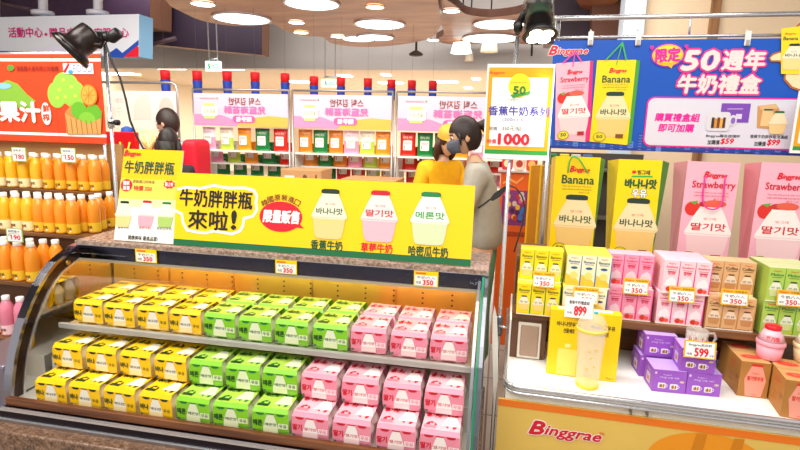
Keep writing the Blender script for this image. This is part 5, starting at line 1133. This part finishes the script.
def person(name, label, loc, face_deg, lean, skin, shirt, trousers, hair, arms, tilt=(0, .0), scale=1.0, hairkind='pony', shirt_len=.80, loose=1.0, mask=None, cap=None, trim=None, pack=None):
    """standing figure: local axes x = side, y = forward, z = up; arms = ((elbow, wrist) for each side)"""
    o = thing(name, label, 'person', loc, math.radians(face_deg))
    sm = mat(skin, .5)
    def L(x, y, z): k = max(0, z - .9); return Vector((x, y + k * lean, z)) * scale
    J = [L(0, 0, .96), L(0, -.01, 1.12), L(0, -.01, 1.30), L(0, 0, 1.42), L(0, .02, 1.50)]
    E_ = [(0, 1), (1, 2), (2, 3), (3, 4)]; Rr = [(.13, .10), (.115, .09), (.135, .09), (.06, .055), (.052, .052)]
    for s_, (el, wr) in zip((-1, 1), arms):
        i = len(J); J += [L(s_ * .165, -.01, 1.385), Vector(el) * scale, Vector(wr) * scale]; E_ += [(2, i), (i, i + 1), (i + 1, i + 2)]; Rr += [.052, .038, .027]
    for s_ in (-1, 1):
        i = len(J); J += [L(s_ * .09, 0, .9), L(s_ * .1, .01, .49), L(s_ * .1, -.02, .08), L(s_ * .11, .10, .035)]; E_ += [(0, i), (i, i + 1), (i + 1, i + 2), (i + 2, i + 3)]; Rr += [.088, .058, .038, .035]
    b = MB(); b.add(*skin_mesh(J, E_, [tuple(q * scale for q in r) if isinstance(r, tuple) else r * scale for r in Rr]), sm, True)
    Rh = Matrix.Rotation(tilt[0], 3, 'Z') @ Matrix.Rotation(-tilt[1], 3, 'X'); hc = J[4] + Rh @ Vector((0, .03, .115)) * scale
    b.add(*head_geo(hc, Rh, scale), sm, True)
    # hands: palm and five bent fingers each
    for s_, (el, wr) in zip((-1, 1), arms):
        w0 = Vector(wr) * scale; d = (w0 - Vector(el) * scale).normalized(); side = d.cross(Vector((0, 0, 1))).normalized(); dn = side.cross(d)
        pts = [w0 - d * .01, w0 + d * .05]; ed = [(0, 1)]; ra = [(.022, .016), (.030, .013)]
        for k, (off, ln) in enumerate(((-.026, .058), (-.009, .07), (.009, .066), (.025, .05))):
            i = len(pts); base = w0 + d * .07 + side * off; pts += [base, base + d * ln * .5 + dn * .006, base + d * ln * .85 + dn * -.0 - Vector((0, 0, ln * .35))]; ed += [(1, i), (i, i + 1), (i + 1, i + 2)]; ra += [.0095, .0085, .007]
        i = len(pts); pts += [w0 + d * .02 + side * -.03 * s_, w0 + d * .055 + side * -.05 * s_]; ed += [(0, i), (i, i + 1)]; ra += [.011, .008]
        b.add(*skin_mesh(pts, ed, ra), sm, True)
    b.build('body', o)
    # eyes and brows lie on the face as features of the head
    b = MB()
    for s_ in (-1, 1):
        b.lathe([(.0, -.004), (.012, -.002), (.012, .002), (0, .004)], mat('#f4efe8', .3), hc + Rh @ Vector((s_ * .031, .0845, .0)) * scale, 10, axis=Rh @ Vector((s_ * .25, 1, 0)), caps=False); b.lathe([(.0065, 0), (.0065, .0055)], mat('#1a1210', .2), hc + Rh @ Vector((s_ * .031, .0855, .0)) * scale, 10, axis=Rh @ Vector((s_ * .25, 1, 0)))
        b.tube([hc + Rh @ Vector((s_ * .016, .0915, .022)) * scale, hc + Rh @ Vector((s_ * .048, .08, .022)) * scale], .0035, mat(hair, .6), 6)
    b.build('eyes', o)
    # hair
    hm = mat(hair, .5, noise=.2, scale=60); b = MB(); vs = []; fs = []; n, m_ = 22, 12
    for i in range(m_ + 1):
        t = PI * i / m_ * .80
        for j in range(n):
            g = 2 * PI * j / n; fy = math.sin(g); x, y, z = math.sin(t) * math.cos(g) * .084, math.sin(t) * fy * .106 - .008, math.cos(t) * .126
            if fy > .1: lim = .028 if abs(math.cos(g)) < .75 else -.02; z = max(z, lim + .02 * abs(math.cos(g)) * 0); y = min(y, .098) if z > lim + .001 else y * .93
            vs.append(hc + Rh @ Vector((x, y, z + .004)) * scale)
    for i in range(m_):
        for j in range(n): k = (j + 1) % n; fs.append((i * n + j, (i + 1) * n + j, (i + 1) * n + k, i * n + k))
    b.add(vs, fs, hm, True)
    if hairkind == 'pony':
        b.tube([hc + Rh @ Vector(q) * scale for q in ((0, -.09, .045), (0, -.13, .05), (0, -.165, .01), (0, -.165, -.06), (0, -.15, -.11))], [.022, .034, .038, .03, .012], hm, 10)
        b.tube([hc + Rh @ Vector((s_ * .072, .04, z)) * scale for s_, z in ((1, .03), (1, -.02), (1, -.05))], [.012, .008, .003], hm, 8); b.tube([hc + Rh @ Vector((s_ * .072, .04, z)) * scale for s_, z in ((-1, .03), (-1, -.02), (-1, -.05))], [.012, .008, .003], hm, 8)
    elif hairkind == 'long':
        for s_ in (-1, 1): b.tube([hc + Rh @ Vector(q) * scale for q in ((s_ * .072, -.01, .03), (s_ * .08, -.02, -.06), (s_ * .076, -.03, -.14), (s_ * .06, -.03, -.18))], [.022, .028, .024, .01], hm, 8)
        b.tube([hc + Rh @ Vector(q) * scale for q in ((0, -.08, .0), (0, -.09, -.1), (0, -.08, -.2))], [.06, .066, .03], hm, 10)
    b.build('hair', o)
    # shirt over torso and upper arms
    k = loose
    J2 = [L(0, -.005, shirt_len), L(0, -.01, 1.0), L(0, -.015, 1.2), L(0, -.01, 1.36), L(0, .0, 1.425)]; R2 = [(.20 * k, .15 * k), (.185 * k, .14 * k), (.17 * k, .125 * k), (.145, .1), (.07, .07)]; E2 = [(0, 1), (1, 2), (2, 3), (3, 4)]
    for s_, (el, wr) in zip((-1, 1), arms):
        i = len(J2); sh_ = L(s_ * .17, -.01, 1.38); ev_ = Vector(el) * scale; J2 += [sh_, sh_.lerp(ev_, .5), sh_.lerp(ev_, .88)]; E2 += [(3, i), (i, i + 1), (i + 1, i + 2)]; R2 += [.072, .070, .066]
    b = MB(); b.add(*skin_mesh(J2, E2, [tuple(q * scale for q in r) if isinstance(r, tuple) else r * scale for r in R2]), mat(shirt, .8, noise=.05, scale=30), True); b.build('shirt', o)
    if trim:
        b = MB()
        for s_, (el, wr) in zip((-1, 1), arms):
            sh_ = L(s_ * .17, -.01, 1.38); ev_ = Vector(el) * scale; d = (ev_ - sh_).normalized(); b.lathe([(.074, 0), (.075, .02)], mat(trim, .7), sh_.lerp(ev_, .86), 16, axis=d)
        b.build('sleeve_trim', o)
    J3 = [L(0, 0, .97), L(0, 0, .9)]; E3 = [(0, 1)]; R3 = [(.15, .12), (.15, .12)]
    for s_ in (-1, 1):
        i = len(J3); J3 += [L(s_ * .09, 0, .86), L(s_ * .1, .01, .49), L(s_ * .1, -.02, .11)]; E3 += [(1, i), (i, i + 1), (i + 1, i + 2)]; R3 += [.105, .085, .07]
    b = MB(); b.add(*skin_mesh(J3, E3, [tuple(q * scale for q in r) if isinstance(r, tuple) else r * scale for r in R3]), mat(trousers, .8), True); b.build('trousers', o)
    for s_ in (-1, 1):
        b = MB(); b.add(*skin_mesh([L(s_ * .1, -.05, .05), L(s_ * .105, .04, .045), L(s_ * .112, .14, .04)], [(0, 1), (1, 2)], [.048 * scale, .05 * scale, .04 * scale]), mat('#e8e4de', .6), True)
        mz = min(v.z for v in b.v)
        for v in b.v: v.z = max(v.z - mz, 0)
        b.build('shoe', o)
    if mask:
        b = MB(); vs = []; fs = []
        for i in range(6):
            for j in range(9):
                g = math.radians(-70 + 140 * j / 8); t = i / 5; z = -.012 - .085 * t; rr = (.079 - .022 * max(0, t - .4)); yy = (.098 + .016 * math.sin(PI * min(1, t * 1.1)) - .02 * max(0, t - .6))
                vs.append(hc + Rh @ Vector((rr * math.sin(g), yy * math.cos(g) + .008 + .006 * t, z)) * scale)
        for i in range(5):
            for j in range(8): a = i * 9 + j; fs.append((a, a + 1, a + 10, a + 9))
        b.add(vs, fs, mat(mask, .7), True); mk = b.build('face_mask', o); md = mk.modifiers.new('t', 'SOLIDIFY'); md.thickness = .003
        b = MB()
        for s_ in (-1, 1): b.tube([hc + Rh @ Vector(q) * scale for q in ((s_ * .072, .045, -.03), (s_ * .079, .0, -.01), (s_ * .076, -.022, .0))], .0025, mat(mask, .7), 6)
        b.build('ear_loop', mk)
    if cap:
        b = MB(); b.lathe([(.094, .0), (.094, .04), (.08, .075), (.05, .095), (.0, .102)], mat(cap, .7), hc + Rh @ Vector((0, -.004, .035)) * scale, 22, caps=False, axis=Rh @ Vector((0, 0, 1))); b.extrude([hc + Rh @ Vector((.085 * math.cos(math.radians(a)), .06 + .105 * math.sin(math.radians(a)), .044)) * scale for a in range(0, 181, 15)], Rh @ Vector((0, 0, .006)), mat(cap, .7)); b.build('cap', o)
    if pack:
        b = MB(); b.box(-.14 * scale, -.25 * scale, 1.08 * scale, .14 * scale, -.105 * scale, 1.47 * scale, mat(pack, .6), .05 * scale, 4); bp = b.build('backpack', o)
        b = MB()
        for s_ in (-1, 1): b.tube([Vector(q) * scale for q in ((s_ * .09, -.13, 1.42), (s_ * .1, .0, 1.45), (s_ * .11, .115, 1.32), (s_ * .13, .05, 1.14), (s_ * .12, -.11, 1.1))], .018 * scale, mat('#f0ece6', .6), 8)
        b.build('strap', bp)
    return o
person('person', 'person in a loose grey shirt with ponytail and dark grey face mask, looking down', (-.085, 3.22, 0), 92, .13, '#e0b08c', '#b7b1a2', '#5f8a66', '#2a1a14',
       (((-.22, .12, 1.12), (-.12, .33, 1.06)), ((.22, .10, 1.12), (.13, .31, 1.05))), tilt=(.2, .22), hairkind='pony', shirt_len=.84, loose=1.05, mask='#5c5f6c', scale=.945)
person('person', 'person in a yellow t-shirt with a tan cap, facing the grey-shirted shopper', (-.485, 4.1, 0), -140, .12, '#e8b894', '#f2b400', '#3a4250', '#4a2c1c',
       (((-.23, .10, 1.14), (-.10, .34, 1.14)), ((.24, .06, 1.12), (.05, .28, 1.12))), tilt=(-.1, .36), hairkind='long', shirt_len=.86, loose=1.0, trim='#f6f2ea', cap='#e2a83a', scale=.915)
person('person', 'person in blue with a bright red backpack, standing beyond the yellow poster', (-2.74, 4.08, 0), 92, .04, '#e4b494', '#1e4aa8', '#1e3f8c', '#2a1a14',
       (((-.2, .04, 1.12), (-.15, .24, 1.08)), ((.2, .04, 1.12), (.15, .24, 1.08))), tilt=(0, .15), hairkind='none', pack='#e81430', scale=.965, shirt_len=.86)
hp = P(166, 140, 3.42)
person('person', 'dark-haired person in a dark top seen from behind above the yellow poster', (hp.x, 3.42, 0), 20, .02, '#dca888', '#2c2630', '#24222a', '#20140f',
       (((-.2, .0, 1.1), (-.2, .05, .88)), ((.2, .0, 1.1), (.2, .05, .88))), tilt=(0, .1), hairkind='long', scale=.872)

# ================================================================== JUICE SHELF
JX0, JX1 = -4.0, -1.975
juice = thing('juice_shelf', 'stepped brown wooden shelf full of juice bottles beside the glass case', 'shelf', (-2.9, 2.5, 0)); jo = Vector(juice.location)
JW = wood_mat('juice_wood', '#5a3a22', '#7d5530', (2, 20, 20))
for z, ya, yb, xr in ((.5, 1.98, 2.09, -2.12), (.75, 2.09, 2.265, -2.09), (.965, 2.265, 2.62, -2.055), (1.16, 2.49, 2.66, -2.175)):
    b = MB(); b.box(JX0, ya, z - .02, xr, yb, z, JW, .003); b.build('step_board', juice, jo)
    b = MB(); b.box(JX0, ya + .01, .0 if z < 1 else .966, xr - .01, ya + .03, z - .0205, mat('#4a2e1a', .5, noise=.1, scale=8)); b.build('riser_panel', juice, jo)
b = MB(); b.box(JX0, 2.70, 0, -2.175, 2.715, 1.42, mat('#a8804a', .6, noise=.1, scale=5)); b.build('back_panel', juice, jo)
BP = [(.027, 0), (.0312, .004), (.0318, .02), (.0308, .062), (.0322, .072), (.0322, .125), (.029, .15), (.018, .172), (.0155, .178)]
def make_bottle(name, juice_hex, cap_hex, lab_hex, word):
    o = thing(name, '', 'juice bottle'); b = MB(); b.lathe(BP, mat(juice_hex, .18, coat=.4, trans=.1), n=18); b.build('bottle_body', o)
    b = MB(); b.lathe([(.017, .178), (.0175, .18), (.0175, .198), (.0155, .2)], mat(cap_hex, .4), n=16); b.build('cap', o)
    b = MB(); b.lathe([(.0319, .008), (.0322, .02), (.0314, .055)], mat(lab_hex, .35), n=18, caps=False)
    f = Flat((-.02, -.0323, .012), (1, 0, 0), (0, 0, 1), b, .0006); f.text(word, .006, .012, .034, .028, mat('#7a4a10', .4), 0, bold=.03); f.ell(.010, .008, .005, .006, mat('#e8641c', .4), 0, n=12); f.ell(.03, .008, .005, .006, mat('#f5f0dc', .4), 0, n=12); b.build('label', o)
    return o
BT = {'yellow': ('#ffc01e', '#f6f4ee', '#f7e6b0', '柳橙'), 'orange': ('#ff9c22', '#f6f4ee', '#f3c22c', '柑橘'), 'pink': ('#f08aa4', '#f6ecec', '#f9d2d8', '草莓')}
BFIRST = {}
def bottle(k, x, y, z, label):
    if k not in BFIRST:
        BFIRST[k] = make_bottle('juice_bottle', *BT[k]); o = BFIRST[k]; o.location = (x, y, z); o['label'] = label; o['group'] = k + ' juice bottles on the stepped shelf'; return o
    return dup(BFIRST[k], (x, y, z), random.uniform(-.15, .15), label)
n = 0
for i, u in enumerate((97, 86, 74.5, 63, 51, 39, 27, 15, 3)):
    p = P(u, 190, 2.545); k = 'orange' if i < 5 else 'yellow'
    bottle(k, p.x, 2.54, 1.1605, '%s juice bottle on the top step, %s from the lamp pole' % (k, ORD[i])); bottle(k, p.x, 2.605, 1.1605, '%s juice bottle on the top step, behind the %s from the lamp pole' % (k, ORD[i]))
for i, u in enumerate((75, 63.5, 52, 42, 31, 20, 8)):
    p = P(u, 233, 2.305); k = 'orange' if i < 4 else 'yellow'
    bottle(k, p.x, 2.302, .9655, '%s juice bottle on the middle step, %s from its corner' % (k, ORD[i])); bottle(k, p.x, 2.367, .9655, '%s juice bottle on the middle step, behind the %s from its corner' % (k, ORD[i]))
for i, (u, yy) in enumerate(((87, 2.37), (98.5, 2.44), (108.5, 2.525))):
    p = P(u, 228, yy); bottle('orange', max(p.x, -2.135 + .0 * i) if i else P(75, 233, 2.305).x + .0655, yy, .9655, 'orange juice bottle on the short side of the middle step, %s from the corner' % ORD[i])
for i, (u, yy) in enumerate(((33, 2.125), (20, 2.125), (7, 2.125), (58, 2.215), (46, 2.205), (33, 2.2), (20.5, 2.2), (8, 2.2))):
    p = P(u, 272, yy); bottle('orange', p.x, yy, .7505, 'orange juice bottle on the lower step, %s row, %s from the glass case' % ('aisle-facing' if i < 3 else 'inner', ORD[i if i < 3 else i - 3]))
for i, u in enumerate((21, 7, -6)):
    p = P(u, 310, 2.03); bottle('pink', p.x, 2.03, .5005, 'pink drink bottle on the lowest step, %s from the glass case' % ORD[i])
def juice_tag(u0, v0, u1, v1, Y, label, price):
    c = P((u0 + u1) / 2, v1, Y); w = (P(u1, v0, Y) - P(u0, v0, Y)).length; h = (P(u0, v0, Y) - P(u0, v1, Y)).length
    o = thing('price_tag', label, 'price tag', c, 0, 'green-edged price tags on the juice shelf'); b = MB(); b.box(-w / 2, 0, 0, w / 2, .0015, h, mat('#9ab84a', .45)); f = Flat((-w / 2, 0, 0), (1, 0, 0), (0, 0, 1), b, .0006)
    f.rect(w * .06, h * .05, w * .94, h * .95, WH, 1); f.text('鮮榨果汁', w * .15, h * .68, w * .85, h * .86, BLK, 2); f.text('特價', w * .1, h * .42, w * .3, h * .54, BLK, 2); f.text(price, w * .3, h * .18, w * .85, h * .5, RED, 2, bold=.05); f.line([(w * .15, h * .6), (w * .85, h * .6)], .002, mat('#7a8a4a', .5), 2)
    b.build('card', o); b = MB(); b.box(-w * .2, .002, h * .1, w * .2, .018, h * .5, CLEARP); b.build('clip', o)
juice_tag(12.5, 147.5, 27, 161.5, 2.49, 'green-edged price tag on yellow bottles of the top step', '180'); juice_tag(61.5, 148, 76.5, 162.5, 2.488, 'green-edged price tag on orange bottles of the top step', '150'); juice_tag(7, 228.5, 23.5, 242, 2.072, 'green-edged price tag on orange bottles of the lower step', '190')
# orange-red juice banner
yb = 2.655; o = thing('juice_banner', 'orange-red fabric banner with fruit basket and white lettering above the juice shelf', 'banner', (-2.9, yb, 1.65)); b = MB(); f = Flat((0, yb, 0), (1, 0, 0), (0, 0, 1), b, .0013)
OB = mat('#f2461a', .5, noise=.04, scale=4); tl, tr2 = f.loc(0, 52), f.loc(104, 57); bl, br = f.loc(0, 140.5), f.loc(102.5, 143.5)
a0, a1, b0, b1 = -3.6, (tr2[0] + br[0]) / 2, (bl[1] + br[1]) / 2, (tl[1] + tr2[1]) / 2
board(f, a0, b0, a1, b1, .004, OB)
f.line([(a0, b1 - .03), (a1, b1 - .03)], .016, WH, 1); f.line([(a0, b0 + .045), (a1, b0 + .045)], .016, WH, 1); f.line([(f.loc(55, 90)[0], b0), (f.loc(52, 60)[0], b1)], .003, mat('#d83a14', .5), 1)
LG, OG = mat('#9ad04a', .5), mat('#ff9a1e', .5)
f.ppx([(0, 84), (8, 80), (18, 84), (28, 95), (36, 101), (30, 108), (0, 107)], mat('#86b83a', .5), 2); f.epx(-4, 83, 12, 89, mat('#8cc4e0', .5), 3)
f.epx(53, 72, 80, 104, LG, 2); f.epx(48, 82, 66, 108, LG, 2); f.epx(62, 80, 86, 108, LG, 2)
for (u, v) in ((64, 80), (72, 87), (60, 90), (66, 97), (76, 96), (58, 98)): f.epx(u - 2, v - 1.8, u + 2, v + 1.8, mat('#c8d24a', .5), 3)
f.ppx([(66, 112), (72, 105), (92, 118), (103, 110), (102, 134), (68, 134)], mat('#c98a44', .5), 4); f.epx(72, 102, 88, 119, mat('#6ab82a', .5), 5); f.epx(87, 104, 102, 122, mat('#6ab82a', .5), 5); f.epx(80, 112, 96, 126, mat('#86c83a', .5), 5); f.ppx([(66, 113), (70, 116), (90, 124), (102, 118), (102, 134), (68, 134)], mat('#d9a05a', .5), 6)
for k in range(7): f.lpx([(67 + k * 5, 118 + k * .6), (69 + k * 5, 134)], .004, mat('#a8702e', .5), 7)
f.epx(82, 84.5, 98.5, 106, mat('#f5871a', .5), 7); f.epx(83.2, 86, 97.3, 104.5, mat('#ffb04a', .5), 8)
for k in range(8): g = k * PI / 4; f.lpx([(90.2, 95.2), (90.2 + 6 * math.cos(g), 95.2 + 8 * math.sin(g))], .004, mat('#f5871a', .5), 9)
f.tpx('果汁', 1, 102, 41, 121.5, WH, 6, bold=.07); f.epx(42.5, 102.5, 52, 125, mat('#fff6ee', .5), 5); f.tpx('鮮', 44, 105, 50.5, 112, mat('#f2461a', .5), 6, bold=.05); f.tpx('榨', 44, 114, 50.5, 121, mat('#f2461a', .5), 6, bold=.05)
f.rpx(64, 63.5, 94, 74, mat('#f6f2f4', .5), 4); f.tpx('FOOD', 74, 65, 93, 72.5, mat('#7a8ac0', .5), 5); f.lpx([(65.5, 72), (69.5, 64.5)], .014, RED, 5); f.epx(69, 70, 74, 74, mat('#3aa0d0', .5), 5)
f.epx(8, 65, 15, 71, mat('#5a9a3a', .5), 4); f.tpx('健康農水產有限公司推薦', 17, 66, 59, 71.5, mat('#8a2a1a', .5), 4, bold=.02)
b.build('banner_sheet', o, Vector(o.location))
b = MB(); b.tube([(a0, yb + .01, b1 + .006), (a1, yb + .01, b1 + .006)], .01, CHROME, 8); b.tube([(a1 - .03, yb + .02, 0), (a1 - .03, yb + .02, b1)], .01, CHROME, 8); b.build('banner_pole', o, Vector(o.location))

# ================================================================== LIGHT, CAMERA
def area(name, loc, rot, size, energy, col=(1, .95, .88)):
    l = bpy.data.lights.new(name, 'AREA'); l.shape = 'RECTANGLE'; l.size, l.size_y = size; l.energy = energy; l.color = col
    o = bpy.data.objects.new(name, l); COL.objects.link(o); o.location = loc; o.rotation_euler = rot; o['kind'] = 'helper'; return o
area('fill_light_aisle', (-.6, -.4, 3.6), (math.radians(18), 0, 0), (4, 2.4), 190)  # added main light over the aisle, no fixture behind it
area('fill_light_table', (.5, 1.0, 3.5), (math.radians(15), 0, 0), (3, 1.4), 70)  # unseen area light added to brighten the table goods
area('fill_light_racks', (-1.4, 3.5, 2.72), (math.radians(22), 0, 0), (4.5, .8), 95)  # unseen area light added for the racks, not a store lamp
area('fill_light_store', (-2, 14, 2.58), (0, 0, 0), (9, 6), 1500)  # added fill that brightens the far cream walls and ceiling
area('fill_light_juice', (-3.0, 1.2, 3.4), (math.radians(25), 0, math.radians(10)), (2, 1.2), 120)  # added fill to lift the juice bottles, no lamp hangs here
area('fill_light_bulkhead', (-1, 6.6, 3.72), (math.radians(55), 0, 0), (9, .5), 160)  # invented light aimed at the grey bulkhead to brighten it
l = bpy.data.lights.new('spotlight_beam', 'SPOT'); l.energy = 25; l.spot_size = math.radians(75); l.spot_blend = .6; l.color = (1, .95, .85); l.shadow_soft_size = .05
o = bpy.data.objects.new('spotlight_beam', l); COL.objects.link(o); q = P(540, 44, 1.84); o.location = q; o.rotation_euler = Vector((.25, -.12, -.9)).to_track_quat('-Z', 'Y').to_euler(); o['kind'] = 'helper'
w = bpy.data.worlds.new('ambient_fill'); S.world = w; w.use_nodes = True; bg = w.node_tree.nodes['Background']; bg.inputs[0].default_value = (1, .97, .93, 1); bg.inputs[1].default_value = .9  # even indoor fill added for the store left unmodelled behind the camera
r, up, fw = cam_axes()
c, s = math.cos(ROLL), math.sin(ROLL)
# image x axis a: roll turns the picture so that right sinks by ROLL
xr_ = r * c + up * s; yr_ = up * c - r * s
M_ = Matrix((( xr_.x, yr_.x, -fw.x, CAM.x), (xr_.y, yr_.y, -fw.y, CAM.y), (xr_.z, yr_.z, -fw.z, CAM.z), (0, 0, 0, 1)))
cd = bpy.data.cameras.new('camera'); cd.sensor_width = 36; cd.lens = F_PX / 800 * 36; cd.clip_end = 100; cd.clip_start = .05
co_ = bpy.data.objects.new('camera', cd); COL.objects.link(co_); co_.matrix_world = M_; S.camera = co_
S.view_settings.view_transform = 'Standard'; S.view_settings.look = 'None'; S.view_settings.gamma = 1; S.view_settings.use_curve_mapping = False
S.view_settings.exposure = -0.35
S.cycles.max_bounces = 8; S.cycles.transparent_max_bounces = 12; S.cycles.use_denoising = True; S.cycles.sample_clamp_indirect = 6
